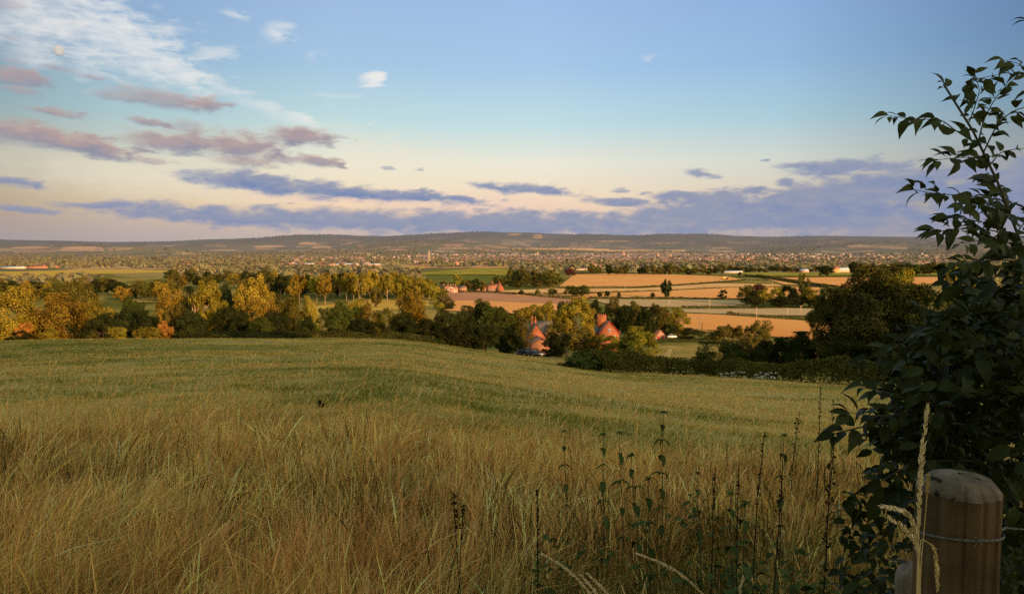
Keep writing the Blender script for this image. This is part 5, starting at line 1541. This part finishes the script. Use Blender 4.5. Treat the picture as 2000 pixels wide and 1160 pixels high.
# ------------------------------------------------------------------ fence post
def wood_mat(name, c1, c2, streak=(38, 38, 1.1), end=False):
    m, nt, out = new_mat(name); L = nt.links.new
    tc = N(nt, 'TexCoord')
    mp = N(nt, 'Mapping'); mp.inputs['Scale'].default_value = streak; L(tc.outputs['Object'], mp.inputs[0])
    n = N(nt, 'TexNoise'); n.inputs['Scale'].default_value = 1.0; n.inputs['Detail'].default_value = 6; n.inputs['Roughness'].default_value = .65; L(mp.outputs[0], n.inputs['Vector'])
    n2 = N(nt, 'TexNoise'); n2.inputs['Scale'].default_value = 9.0; n2.inputs['Detail'].default_value = 4; L(tc.outputs['Object'], n2.inputs['Vector'])
    r = ramp(nt, [(.36, tuple(q * .12 for q in c1)), (.41, c1), (.66, c2)], n.outputs[0])
    r2 = ramp(nt, [(.35, (.55, .55, .5)), (.62, (1.1, 1.08, 1.05))], n2.outputs[0])
    c = mixc(nt, 1, r.outputs[0], r2.outputs[0], 'MULTIPLY')
    b = N(nt, 'BsdfPrincipled'); b.inputs['Roughness'].default_value = .85; b.inputs['Specular IOR Level'].default_value = .15
    L(c, b.inputs['Base Color'])
    bp = N(nt, 'Bump'); bp.inputs['Strength'].default_value = 1.0; bp.inputs['Distance'].default_value = .008; L(n.outputs[0], bp.inputs['Height']); L(bp.outputs[0], b.inputs['Normal'])
    L(b.outputs[0], out.inputs[0])
    return m
def fence_post():
    Y = 1.42; c = at(1871, 1000, Y); x = c[0]; zg = float(H(x, Y))
    R_ = 76 * Y / F; zt = at(1871, 958, Y)[2] - zg; zp = at(1871, 925, Y)[2] - zg
    t = empty('fence_post', (x, Y, zg)); tag(t, 'weathered round wooden fence post with a chamfered top in the lower right corner', 'fence post')
    k = 120; zs = np.linspace(-.25, zt, 14); V = []
    ang = np.arange(k) * 2 * PI / k
    groove = 1 + .02 * np.sin(ang * 3 + 1) - .11 * np.exp(-((((ang - 4.35 + PI) % (2 * PI)) - PI) / .045) ** 2) - .13 * np.exp(-((((ang - 5.25 + PI) % (2 * PI)) - PI) / .05) ** 2) - .09 * np.exp(-((((ang - 4.8 + PI) % (2 * PI)) - PI) / .04) ** 2)
    for z in zs:
        rr = R_ * (1.03 - .03 * z / zt) * (groove + .012 * (vnoise(ang * 3, ang * 0 + z * 4, 5) - .5))
        V.append(np.stack([rr * np.cos(ang), rr * np.sin(ang), np.full(k, z)], -1))
    V = np.concatenate(V); n = len(zs)
    f = [(i * k + j, i * k + (j + 1) % k, (i + 1) * k + (j + 1) % k, (i + 1) * k + j) for i in range(n - 1) for j in range(k)]
    obj('post_shaft', np_mesh('post_shaft', V, np.array(f), wood_mat('post_wood', (.080, .050, .026), (.165, .108, .056)), smooth_shade=True), t)
    rings = [(1.0, zt), (.985, zt + .004), (.74, zt + (zp - zt) * .80), (.55, zp - .004), (.3, zp), (.05, zp + .001)]
    V = np.concatenate([np.stack([R_ * q * np.cos(ang) * (groove if q > .9 else 1), R_ * q * np.sin(ang) * (groove if q > .9 else 1), np.full(k, z) + .004 * (vnoise(ang * 2, ang * 0 + q * 9, 8) - .5) * (q < .95)], -1) for q, z in rings])
    f = [(i * k + j, i * k + (j + 1) % k, (i + 1) * k + (j + 1) % k, (i + 1) * k + j) for i in range(len(rings) - 1) for j in range(k)]
    obj('post_top', np_mesh('post_top', V, np.array(f), wood_mat('post_end_grain', (.13, .10, .07), (.24, .185, .135), (30, 30, 30))), t)
    # barbed wire around the post
    WIRE = simple('galvanised_wire', (.16, .155, .15), .45, .5, .3, 90, metal=.5)
    zw = at(1871, 1056, Y - R_)[2] - zg
    w = empty('barbed_wire', (x, Y, zg + zw)); tag(w, 'strand of barbed wire wrapped across the fence post', 'wire')
    for ph, nm in ((0, 'strand'), (PI, 'strand')):
        T = np.linspace(0, 1, 90); a = PI * 1.02 + T * (PI * .96)
        rr = R_ * 1.035
        px_ = rr * np.cos(a); py_ = rr * np.sin(a); pz = -.009 + .010 * np.sin(T * PI) + .0016 * np.sin(T * 60 + ph); py_ = py_ - .0016 * np.abs(np.cos(T * 60 + ph))
        ext = np.array([[rr + .9 * q, .02 - .12 * q, -.008 - .012 * math.sin(q * PI) + .0016 * math.sin(q * 160 + ph)] for q in np.linspace(.03, 1, 60)])
        MB().tube(np.concatenate([np.stack([px_, py_, pz], -1), ext]), .0011, 5).build(nm, WIRE, w)
    for a0 in (4.62,):
        c0 = np.array([R_ * 1.04 * math.cos(a0), R_ * 1.04 * math.sin(a0), .001])
        b = MB()
        for j in range(4):
            u = np.array([math.cos(j * 1.7 + .6), -.35, math.sin(j * 1.7 + .6)]); b.tube(np.array([c0 - u * .002, c0 + u * .014]), [.0011, .0004], 5)
        T = np.linspace(0, 12.6, 30); b.tube(np.stack([c0[0] - .004 + T * .0006, c0[1] + .002 * np.sin(T) - .001, c0[2] + .0028 * np.cos(T)], -1), .001, 5)
        b.build('barb', WIRE, w)
    return x, Y, zg
PX, PY_, PZ = fence_post()
def stub():
    Y = 1.62; p = at(1759, 1108, Y); zg = float(H(p[0], Y)); h = p[2] - zg; R_ = 20 * Y / F
    t = empty('cut_stump', (p[0], Y, zg)); tag(t, 'pale cut stub of a branch standing just left of the fence post', 'stump')
    k = 20; ang = np.arange(k) * 2 * PI / k; V = []; rings = []
    for q, z in ((1.1, -.1), (1.0, h * .5), (.95, h - .03), (1.0, h - .012), (.9, h), (.4, h + .004), (.02, h + .005)):
        V.append(np.stack([R_ * q * np.cos(ang) + .012 * z / h, R_ * q * np.sin(ang), np.full(k, z) + .012 * np.cos(ang) * (z > h * .9)], -1))
    V = np.concatenate(V)
    f = [(i * k + j, i * k + (j + 1) % k, (i + 1) * k + (j + 1) % k, (i + 1) * k + j) for i in range(6) for j in range(k)]
    obj('stub_wood', np_mesh('stub_wood', V, np.array(f), wood_mat('stub_wood', (.20, .15, .13), (.34, .27, .24), (40, 40, 4)), smooth_shade=True), t)
stub()

# ------------------------------------------------------------------ near shrub at the right
TWIG = simple('twig_bark', (.075, .070, .035), .7, .25, .3, 40)
def shrub(name, label, base, stems, leaf_len, dense, cat='shrub', tone=1.0, spray=None):
    """stems: list of (list of (px,py,depth), radius, leaves per metre)"""
    t = empty(name, base); tag(t, label, cat)
    b = np.array(base)
    P, D, U, S = [], [], [], []
    for k, (pl, rad, lpm) in enumerate(stems):
        Q = np.array([at(*q) if isinstance(q, tuple) else q for q in pl]) - b
        s = np.concatenate([[0], np.cumsum(np.linalg.norm(np.diff(Q, axis=0), axis=1))]); Ls = s[-1]; s = s / Ls
        T = np.linspace(0, 1, 16); C = np.stack([hermite(s, Q[:, i], T) for i in range(3)], -1)
        MB().tube(C, np.linspace(rad, rad * .35, 16), 6).build('stem' if rad > .005 else 'twig', TWIG, t)
        n = max(2, int(Ls * lpm * dense))
        q = np.linspace(.12, 1, n) + RNG.uniform(-.02, .02, n); q = np.clip(q, 0, 1)
        c = np.stack([np.interp(q, T, C[:, i]) for i in range(3)], -1)
        d = unit(np.stack([np.interp(q, T, np.gradient(C[:, i], T)) for i in range(3)], -1))
        for j in range(n):
            for sgn in (-1, 1):
                if RNG.uniform() < .12: continue
                side = unit(np.cross(d[j], np.array([0, -.6, .8]) + RNG.normal(0, .5, 3))) * sgn
                dd = unit(d[j] * RNG.uniform(.35, 1.1) + side * RNG.uniform(.6, 1.0) + np.array([0, 0, RNG.uniform(-.5, .35)]))
                P.append(c[j] + dd * .008); D.append(dd); U.append(unit(np.array([0, -.35, 1.0]) + RNG.normal(0, .45, 3)))
                S.append(leaf_len * RNG.uniform(.6, 1.25) * (1.0 if j < n - 1 else .8))
        P.append(C[-1]); D.append(unit(C[-1] - C[-3])); U.append(unit(np.array([0, -.5, 1.0]) + RNG.normal(0, .3, 3))); S.append(leaf_len)
    if spray is not None:
        for (px0, px1, py0, py1, y0, y1, n) in spray:
            for _ in range(n):
                p = at(RNG.uniform(px0, px1), RNG.uniform(py0, py1), RNG.uniform(y0, y1)) - b
                a = RNG.uniform(0, 6.28)
                P.append(p); D.append(unit(np.array([math.cos(a), math.sin(a) * .7, RNG.uniform(-.8, .25)]))); U.append(unit(np.array([0, -.3, 1.0]) + RNG.normal(0, .5, 3))); S.append(leaf_len * RNG.uniform(.5, 1.25))
    n = len(P)
    tint = (tone * RNG.uniform(.55, 1.35, (n, 1))) * np.array([[1, 1, 1.]])
    leaves('leaves', np.array(P), np.array(D), np.array(U), np.array(S), L_SHRUB, tint, t, .84, .18)
    return t
d1 = 2.35
bx = (1.72, 2.35, float(H(1.72, 2.35)))
main = [(2075, 1010, d1), (2050, 700, d1), (2018, 545, d1), (1997, 482, d1), (1960, 390, d1), (1935, 320, d1), (1910, 280, d1), (1893, 235, d1), (1878, 195, d1), (1843, 165, d1)]
shrub('leafy_sapling', 'tall leafy sapling with big pointed leaves standing against the sky at right', bx, [
    ([np.array(bx)] + main, .0085, 9),
    ([(1905, 280, d1), (1866, 255, 2.33), (1832, 234, 2.3), (1795, 233, 2.28), (1762, 230, 2.27), (1735, 226, 2.26)], .0022, 17),
    ([(1935, 322, d1), (1900, 308, 2.3), (1862, 309, 2.25), (1828, 313, 2.22)], .0022, 24),
    ([(1960, 392, d1), (1905, 384, 2.3), (1850, 380, 2.26), (1812, 376, 2.23), (1785, 370, 2.2)], .0024, 20),
    ([(1990, 470, d1), (1940, 440, 2.3), (1885, 428, 2.24), (1850, 424, 2.2)], .0026, 22),
    ([(1992, 480, d1), (1935, 450, 2.25), (1870, 447, 2.2), (1822, 455, 2.15)], .0026, 20),
    ([(1996, 490, d1), (1960, 480, 2.2), (1915, 470, 2.1), (1880, 475, 2.05)], .0024, 22),
    ([(1910, 282, d1), (1922, 235, 2.4), (1950, 185, 2.45), (1985, 150, 2.5)], .0026, 22),
    ([(1893, 238, d1), (1905, 205, 2.4), (1912, 170, 2.45), (1900, 145, 2.5)], .0022, 24),
    ([(1880, 200, d1), (1900, 160, 2.32), (1930, 150, 2.3), (1952, 146, 2.3)], .002, 26),
    ([(1920, 300, d1), (1945, 250, 2.3), (1985, 215, 2.25), (2020, 205, 2.2)], .0026, 22),
    ([(1935, 320, d1), (1965, 295, 2.4), (2000, 290, 2.4)], .0024, 22),
    ([(1958, 388, d1), (1930, 350, 2.5), (1915, 345, 2.55)], .002, 24),
    ([(1975, 430, d1), (1935, 405, 2.2), (1905, 400, 2.15), (1880, 405, 2.1)], .002, 26),
    ([(1968, 415, d1), (1945, 375, 2.5), (1925, 360, 2.55)], .002, 26),
    ([(1985, 455, d1), (2010, 420, 2.4), (2030, 340, 2.4)], .0026, 20),
    ([(2000, 500, d1), (2010, 470, 2.2), (2025, 400, 2.15)], .0026, 20),
    ([(2040, 240, 2.4), (2015, 160, 2.4), (1990, 125, 2.4), (1960, 118, 2.4)], .002, 20),
    ([(2060, 60, 2.3), (2035, 48, 2.3), (2012, 44, 2.3)], .002, 12),
    ([(2010, 525, d1), (1960, 508, 2.2), (1905, 510, 2.1), (1870, 515, 2.05)], .0024, 22),
], .050, 1.8)
bx2 = (1.95, 2.0, float(H(1.95, 2.0)))
sp = [(1850, 2040, 520, 640, 1.9, 2.6, 260), (1800, 2040, 620, 780, 1.8, 2.8, 760), (1790, 2040, 760, 960, 1.8, 2.8, 760), (1900, 2050, 900, 1170, 1.7, 2.6, 560), (1700, 1850, 830, 1010, 2.0, 2.8, 260), (1740, 1900, 640, 900, 2.0, 2.7, 420), (1640, 1800, 960, 1180, 2.1, 3.0, 220), (1690, 1800, 740, 860, 2.0, 2.4, 90)]
shrub('hedge_shrub', 'dense black-green shrub filling the right edge behind the fence post', bx2, [
    ([np.array(bx2), at(2030, 900, 2.1), at(1960, 750, 2.1), at(1900, 650, 2.05), at(1850, 615, 2.0), at(1800, 600, 1.95)], .007, 14),
    ([at(2030, 900, 2.1), at(1940, 840, 2.05), at(1850, 826, 2.0), at(1760, 822, 1.95), at(1690, 832, 1.93), at(1630, 847, 1.92)], .005, 16),
    ([at(1960, 760, 2.1), at(1880, 790, 2.0), at(1800, 790, 1.95), at(1740, 768, 1.9), at(1690, 757, 1.9)], .004, 17),
    ([at(1850, 826, 2.0), at(1780, 800, 1.9), at(1720, 812, 1.85), at(1660, 806, 1.85)], .003, 22),
    ([at(1960, 760, 2.1), at(1900, 720, 2.2), at(1830, 700, 2.25), at(1760, 690, 2.3), at(1690, 700, 2.3)], .003, 9),
    ([at(1930, 690, 2.1), at(1850, 640, 2.0), at(1790, 660, 1.95), at(1740, 680, 1.9)], .003, 14),
    ([at(2010, 980, 2.1), at(1900, 900, 2.0), at(1800, 900, 1.95), at(1720, 940, 1.95)], .004, 16),
    ([at(1980, 640, 2.2), at(1920, 580, 2.2), at(1890, 560, 2.2), at(1855, 555, 2.2)], .003, 18),
    ([at(1960, 700, 2.1), at(1990, 600, 2.1), at(2000, 540, 2.1)], .004, 20),
], .054, 1.6, tone=.5, spray=sp)

# white umbels along the near hedge
def umbels():
    n = 26
    px = np.concatenate([RNG.normal(1425, 22, 10), RNG.normal(1480, 14, 14), RNG.uniform(1340, 1640, n - 24)]); py = 734 + (px - 1400) * .055 + RNG.uniform(-5, 5, n)
    g = ground_many(np.stack([px, py + 8], -1), 40)
    k = 14
    c = np.repeat(g + np.stack([np.zeros(n), np.full(n, -1.3), RNG.uniform(.5, 1.0, n)], -1), k, 0) + RNG.normal(size=(n * k, 3)) * np.array([.10, .10, .03])
    c = c[c[:, 1] > 20]
    v, f = cards(c, unit(RNG.normal(size=c.shape) * .5 + np.array([0, -.6, 1])), .028, .9)
    o = obj('white_flowers', np_mesh('white_flowers', v, f, simple('white_petals', (.62, .58, .46), .8, .1)))
    tag(o, 'small white umbel flowers dotted along the near right hedge', 'flowers', kind='stuff')
umbels()
# ================================================================== SKY, MOON, SUN
SUN_AZ, SUN_EL = 142.0, 12.0                       # degrees clockwise from +y; the sun stands behind the camera, to its right
def build_sky():
    w = bpy.data.worlds.new('World'); sc.world = w; w.use_nodes = True
    nt = w.node_tree
    for n in list(nt.nodes): nt.nodes.remove(n)
    L = nt.links.new
    out = N(nt, 'OutputWorld'); bg = N(nt, 'Background'); L(bg.outputs[0], out.inputs[0])
    tc = N(nt, 'TexCoord')
    nv = N(nt, 'VectorMath', operation='NORMALIZE'); L(tc.outputs['Generated'], nv.inputs[0])
    sx = N(nt, 'SeparateXYZ'); L(nv.outputs[0], sx.inputs[0])
    az = math_(nt, 'MULTIPLY', math_(nt, 'ARCTAN2', sx.outputs[0], sx.outputs[1]), 180 / PI)
    el = math_(nt, 'MULTIPLY', math_(nt, 'ARCSINE', sx.outputs[2]), 180 / PI)
    # physical sky for the whole dome
    st = N(nt, 'TexSky'); st.sky_type = 'NISHITA'; st.sun_disc = False
    st.sun_elevation = math.radians(SUN_EL); st.sun_rotation = math.radians(SUN_AZ)
    st.air_density = 1.0; st.dust_density = 1.2; st.ozone_density = 1.5
    nish = N(nt, 'VectorMath', operation='MULTIPLY'); L(st.outputs[0], nish.inputs[0]); nish.inputs[1].default_value = (NISH * 1.25, NISH, NISH * .64)
    cl = N(nt, 'VectorMath', operation='MINIMUM'); L(nish.outputs[0], cl.inputs[0]); cl.inputs[1].default_value = (2.6, 2.2, 2.0); nish = cl
    # evening colours low in the sky opposite the sun
    e = N(nt, 'MapRange'); L(el, e.inputs[0]); e.inputs[1].default_value = 0; e.inputs[2].default_value = 22
    g = ramp(nt, [(0, (.60, .47, .44)), (.07, (.74, .56, .44)), (.14, (.86, .68, .48)), (.27, (.78, .78, .66)), (.40, (.50, .70, .76)), (.58, (.36, .56, .79)), (.8, (.32, .48, .78)), (1, (.29, .43, .73))], e.outputs[0])
    # left side creamier, right side bluer and darker
    a = N(nt, 'MapRange'); L(az, a.inputs[0]); a.inputs[1].default_value = -36; a.inputs[2].default_value = 40
    lr = ramp(nt, [(0, (.52, .53, .54)), (.12, (.80, .81, .80)), (.3, (1.06, 1.02, .96)), (.5, (1.08, 1.04, 1.02)), (.72, (.84, .88, .93)), (.88, (.48, .53, .62)), (1, (.26, .30, .38))], a.outputs[0])
    sky = mixc(nt, 1, g.outputs[0], lr.outputs[0], 'MULTIPLY')
    # noise shared by the clouds
    cx = N(nt, 'CombineXYZ'); L(az, cx.inputs[0]); L(math_(nt, 'MULTIPLY', el, 2.8), cx.inputs[1])
    def fb(scale, det, rough=.55, dist=0.0):
        n = N(nt, 'TexNoise'); n.inputs['Scale'].default_value = scale; n.inputs['Detail'].default_value = det; n.inputs['Roughness'].default_value = rough
        n.inputs['Distortion'].default_value = dist
        L(cx.outputs[0], n.inputs['Vector']); return n
    nA = fb(.55, 8, .6, .3); nB = fb(.11, 4)
    fine = math_(nt, 'SUBTRACT', nA.outputs[0], .5)
    # ragged edges: shift the position by noise
    wv = N(nt, 'VectorMath', operation='SUBTRACT'); L(nA.outputs['Color'], wv.inputs[0]); wv.inputs[1].default_value = (.5, .5, .5)
    ws = N(nt, 'VectorMath', operation='MULTIPLY'); L(wv.outputs[0], ws.inputs[0]); ws.inputs[1].default_value = (3.0, .8, 0)
    ae = N(nt, 'CombineXYZ'); L(az, ae.inputs[0]); L(el, ae.inputs[1])
    pos = N(nt, 'VectorMath', operation='ADD'); L(ae.outputs[0], pos.inputs[0]); L(ws.outputs[0], pos.inputs[1])
    def cloud(sky, px, py, hw, hh, rot, top, bot, alpha, soft=.5, rag=1.0, shift=.0):
        """one soft-edged cloud in azimuth and elevation, lit on its upper edge"""
        c = azel(px, py); p2 = azel(px + hw, py); p3 = azel(px, py - hh)
        mp = N(nt, 'Mapping', vector_type='TEXTURE')
        mp.inputs['Location'].default_value = (c[0], c[1], 0); mp.inputs['Rotation'].default_value = (0, 0, math.radians(rot))
        mp.inputs['Scale'].default_value = ((p2[0] - c[0]) * 1.12, (p3[1] - c[1]) * 1.42, 1)
        # keep the clouds one after another in evaluation order (a vanishing share of the colour below)
        sq = N(nt, 'VectorMath', operation='MULTIPLY_ADD'); L(sky, sq.inputs[0]); sq.inputs[1].default_value = (1e-6, 1e-6, 0); L(pos.outputs[0], sq.inputs[2])
        L(sq.outputs[0], mp.inputs[0])
        ln = N(nt, 'VectorMath', operation='LENGTH'); L(mp.outputs[0], ln.inputs[0])
        d = math_(nt, 'MULTIPLY_ADD', fine, 1.7 * rag, ln.outputs['Value'])
        m = N(nt, 'MapRange', interpolation_type='SMOOTHSTEP'); L(d, m.inputs[0])
        m.inputs[1].default_value = 1.05; m.inputs[2].default_value = 1.05 - soft; m.inputs[3].default_value = 0; m.inputs[4].default_value = alpha
        if top == bot:
            return mixc(nt, m.outputs[0], sky, top)
        s = N(nt, 'SeparateXYZ'); L(mp.outputs[0], s.inputs[0])
        v = math_(nt, 'MULTIPLY_ADD', s.outputs[1], .55, math_(nt, 'MULTIPLY_ADD', fine, 1.4, .45 + shift), clamp=True)
        col = mixc(nt, v, bot, top)
        return mixc(nt, m.outputs[0], sky, col)
    W = (.84, .83, .80); Wc = (.86, .78, .62)
    MT, MB_ = (.56, .37, .31), (.27, .28, .37)
    BT, BB = (.38, .37, .43), (.19, .26, .45)
    # thin white cirrus
    for c in ((140, 45, 250, 90, -20, .7, 1.3), (60, 90, 160, 50, -14, .35, 1.2), (290, 100, 180, 50, -30, .65, 1.2), (60, 30, 120, 50, -10, .35, 1.2), (370, 150, 60, 24, -50, .5, 1.1), (420, 105, 80, 12, 12, .5, 1.1), (330, 58, 60, 14, 4, .4, 1.1),
              (520, 212, 150, 14, -20, .42, 1.2), (590, 232, 70, 8, -24, .5, 1.1), (545, 62, 40, 17, 6, .75, 1.2), (458, 30, 32, 7, -6, .5, 1.0), (728, 151, 30, 11, 10, .95, .9), (727, 168, 34, 5, 4, .8, .9),
              (650, 187, 60, 5, 0, .35, 1.2), (1268, 114, 20, 6, -6, .3, 1), (725, 240, 14, 8, 40, .4, 1.2), (612, 110, 24, 10, 20, .25, 1.2)):
        sky = cloud(sky, c[0], c[1], c[2], c[3], c[4], W, W, c[5], c[6], 1.1)
    sky = cloud(sky, 760, 325, 260, 60, -14, Wc, Wc, .55, 1.2, .6)
    sky = cloud(sky, 300, 345, 420, 46, -3, Wc, Wc, .6, 1.2, .5)
    sky = cloud(sky, 1000, 405, 330, 26, -3, (.84, .62, .50), (.84, .62, .50), .75, 1.0, .4)
    sky = cloud(sky, 700, 392, 300, 10, -2, (.84, .62, .52), (.84, .62, .52), .6, 1.0, .4)
    # mauve middle clouds
    for c in ((35, 150, 75, 17, -2, .85), (115, 135, 40, 7, -4, .5), (180, 152, 34, 5, -6, .55), (45, 178, 45, 9, -4, .6), (108, 219, 62, 8, -6, .85), (325, 196, 120, 18, -4, .72), (400, 204, 60, 12, 2, .8),
              (230, 190, 60, 7, -6, .5), (288, 240, 46, 8, -6, .85), (380, 252, 60, 14, -6, .5), (90, 268, 170, 22, -7, .95), (190, 290, 110, 17, -8, .92), (330, 278, 120, 20, 0, .9), (470, 285, 120, 26, -2, .95), (590, 268, 88, 18, 1, .95),
              (620, 316, 60, 10, -8, .9), (545, 312, 50, 8, -4, .6), (480, 318, 80, 9, -3, .7), (665, 325, 20, 5, -6, .8), (300, 312, 60, 5, -4, .5), (20, 75, 26, 6, -4, .3), (18, 118, 24, 5, -4, .3), (10, 10, 30, 10, 0, .4)):
        sky = cloud(sky, c[0], c[1], c[2], c[3], c[4], MT, MB_, c[5], .8, 1.0)
    # blue grey low clouds
    for c in ((470, 352, 130, 18, -4, .92), (580, 366, 200, 17, -5, .95), (760, 381, 190, 11, -4, .95), (880, 388, 90, 5, -3, .8), (30, 356, 66, 9, -4, .85), (760, 330, 22, 3, -3, .6), (822, 331, 10, 2, 0, .6), (830, 374, 40, 4, -6, .8),
              (70, 409, 120, 7, -3, .8), (200, 402, 110, 7, -3, .8), (330, 414, 170, 18, -4, .85), (490, 424, 190, 18, -2, .8), (700, 430, 330, 22, -1, .9), (960, 436, 330, 24, 0, .95), (1010, 436, 220, 22, 0, .8), (575, 397, 22, 3, 0, .6),
              (1030, 370, 112, 10, -4, .92), (965, 366, 50, 5, -4, .8), (1370, 339, 38, 7, -8, .85), (1490, 313, 14, 3, -4, .7), (1560, 322, 60, 7, 0, .8), (1640, 326, 120, 15, 2, .9), (1740, 325, 60, 9, 2, .8), (1530, 357, 18, 7, 0, .85), (1215, 375, 26, 4, -5, .7), (1262, 379, 16, 4, 0, .7),
              (1220, 394, 100, 8, -1, .9), (1310, 383, 50, 8, 0, .9), (1400, 388, 130, 16, 3, .95), (1466, 371, 22, 8, 0, .9), (1600, 375, 130, 22, 6, .9), (1400, 420, 240, 34, 2, .95), (1700, 385, 260, 50, 3, .9), (1650, 425, 360, 42, 0, .9), (1950, 370, 200, 70, 0, .9), (1780, 350, 160, 26, 2, .75), (1560, 405, 330, 30, 2, .8), (1250, 440, 320, 24, 0, .85)):
        sky = cloud(sky, c[0], c[1], c[2], c[3], c[4], BT, BB, c[5], .75, .9, -.12)
    # pinkish haze along the skyline
    hz = N(nt, 'MapRange', interpolation_type='SMOOTHSTEP'); L(el, hz.inputs[0]); hz.inputs[1].default_value = 3.2; hz.inputs[2].default_value = .2; hz.inputs[3].default_value = 0; hz.inputs[4].default_value = .45
    sky = mixc(nt, hz.outputs[0], sky, (.40, .38, .42))
    # evening picture in front, physical sky elsewhere
    m1 = N(nt, 'MapRange', interpolation_type='SMOOTHSTEP'); L(el, m1.inputs[0]); m1.inputs[1].default_value = 20; m1.inputs[2].default_value = 40; m1.inputs[3].default_value = 1; m1.inputs[4].default_value = 0
    m2 = N(nt, 'MapRange', interpolation_type='SMOOTHSTEP'); L(math_(nt, 'ABSOLUTE', az), m2.inputs[0]); m2.inputs[1].default_value = 50; m2.inputs[2].default_value = 110; m2.inputs[3].default_value = 1; m2.inputs[4].default_value = 0
    fac = math_(nt, 'MULTIPLY', m1.outputs[0], m2.outputs[0])
    full = mixc(nt, fac, nish.outputs[0], sky)
    L(full, bg.inputs[0]); bg.inputs[1].default_value = 1.0
NISH = .345
build_sky()
def moon():
    d = ray(115, 100); d = d / np.linalg.norm(d); R_ = 60000.0
    m, nt, out = new_mat('moon_rock'); L = nt.links.new
    tc = N(nt, 'TexCoord'); n = N(nt, 'TexNoise'); n.inputs['Scale'].default_value = 3; L(tc.outputs['Generated'], n.inputs[0])
    r = ramp(nt, [(.35, (.13, .125, .11)), (.65, (.18, .17, .155))], n.outputs[0])
    df = N(nt, 'BsdfDiffuse'); L(r.outputs[0], df.inputs[0])
    e = N(nt, 'Emission'); e.inputs[0].default_value = (.30, .36, .40, 1); e.inputs[1].default_value = 1.05  # added glow standing in for the bright sky before the disc
    a = N(nt, 'AddShader'); L(df.outputs[0], a.inputs[0]); L(e.outputs[0], a.inputs[1]); L(a.outputs[0], out.inputs[0])
    rad = 8.8 * R_ / F
    k, q = 32, 16
    th = np.linspace(0, PI, q + 1); ph = np.arange(k) * 2 * PI / k
    V = np.array([[math.sin(t) * math.cos(p), math.sin(t) * math.sin(p), math.cos(t)] for t in th for p in ph]) * rad
    f = np.array([(i * k + j, (i + 1) * k + j, (i + 1) * k + (j + 1) % k, i * k + (j + 1) % k) for i in range(q) for j in range(k)])
    o = obj('moon', np_mesh('moon', V, f, m, smooth_shade=True), None, EYE + d * R_)
    tag(o, 'pale nearly full moon in the thin clouds at upper left', 'moon')
moon()
sl = bpy.data.lights.new('sun', 'SUN'); sl.energy = 5.0; sl.angle = math.radians(.6); sl.color = (1.0, .58, .25)
so = bpy.data.objects.new('sun', sl); COL.objects.link(so)
sd = Vector((math.sin(math.radians(SUN_AZ)) * math.cos(math.radians(SUN_EL)), math.cos(math.radians(SUN_AZ)) * math.cos(math.radians(SUN_EL)), math.sin(math.radians(SUN_EL))))
so.rotation_euler = sd.to_track_quat('Z', 'Y').to_euler(); so.location = (60, -60, 60)

sc.render.engine = 'CYCLES'
sc.view_settings.view_transform = 'Standard'; sc.view_settings.look = 'None'
sc.view_settings.exposure = 0; sc.view_settings.gamma = 1
sc.cycles.max_bounces = 4; sc.cycles.diffuse_bounces = 2; sc.cycles.glossy_bounces = 2; sc.cycles.transmission_bounces = 2; sc.cycles.transparent_max_bounces = 4
sc.cycles.sample_clamp_indirect = 4.0
sc.cycles.use_denoising = False
sc.cycles.caustics_reflective = False; sc.cycles.caustics_refractive = False
sc.render.film_transparent = False
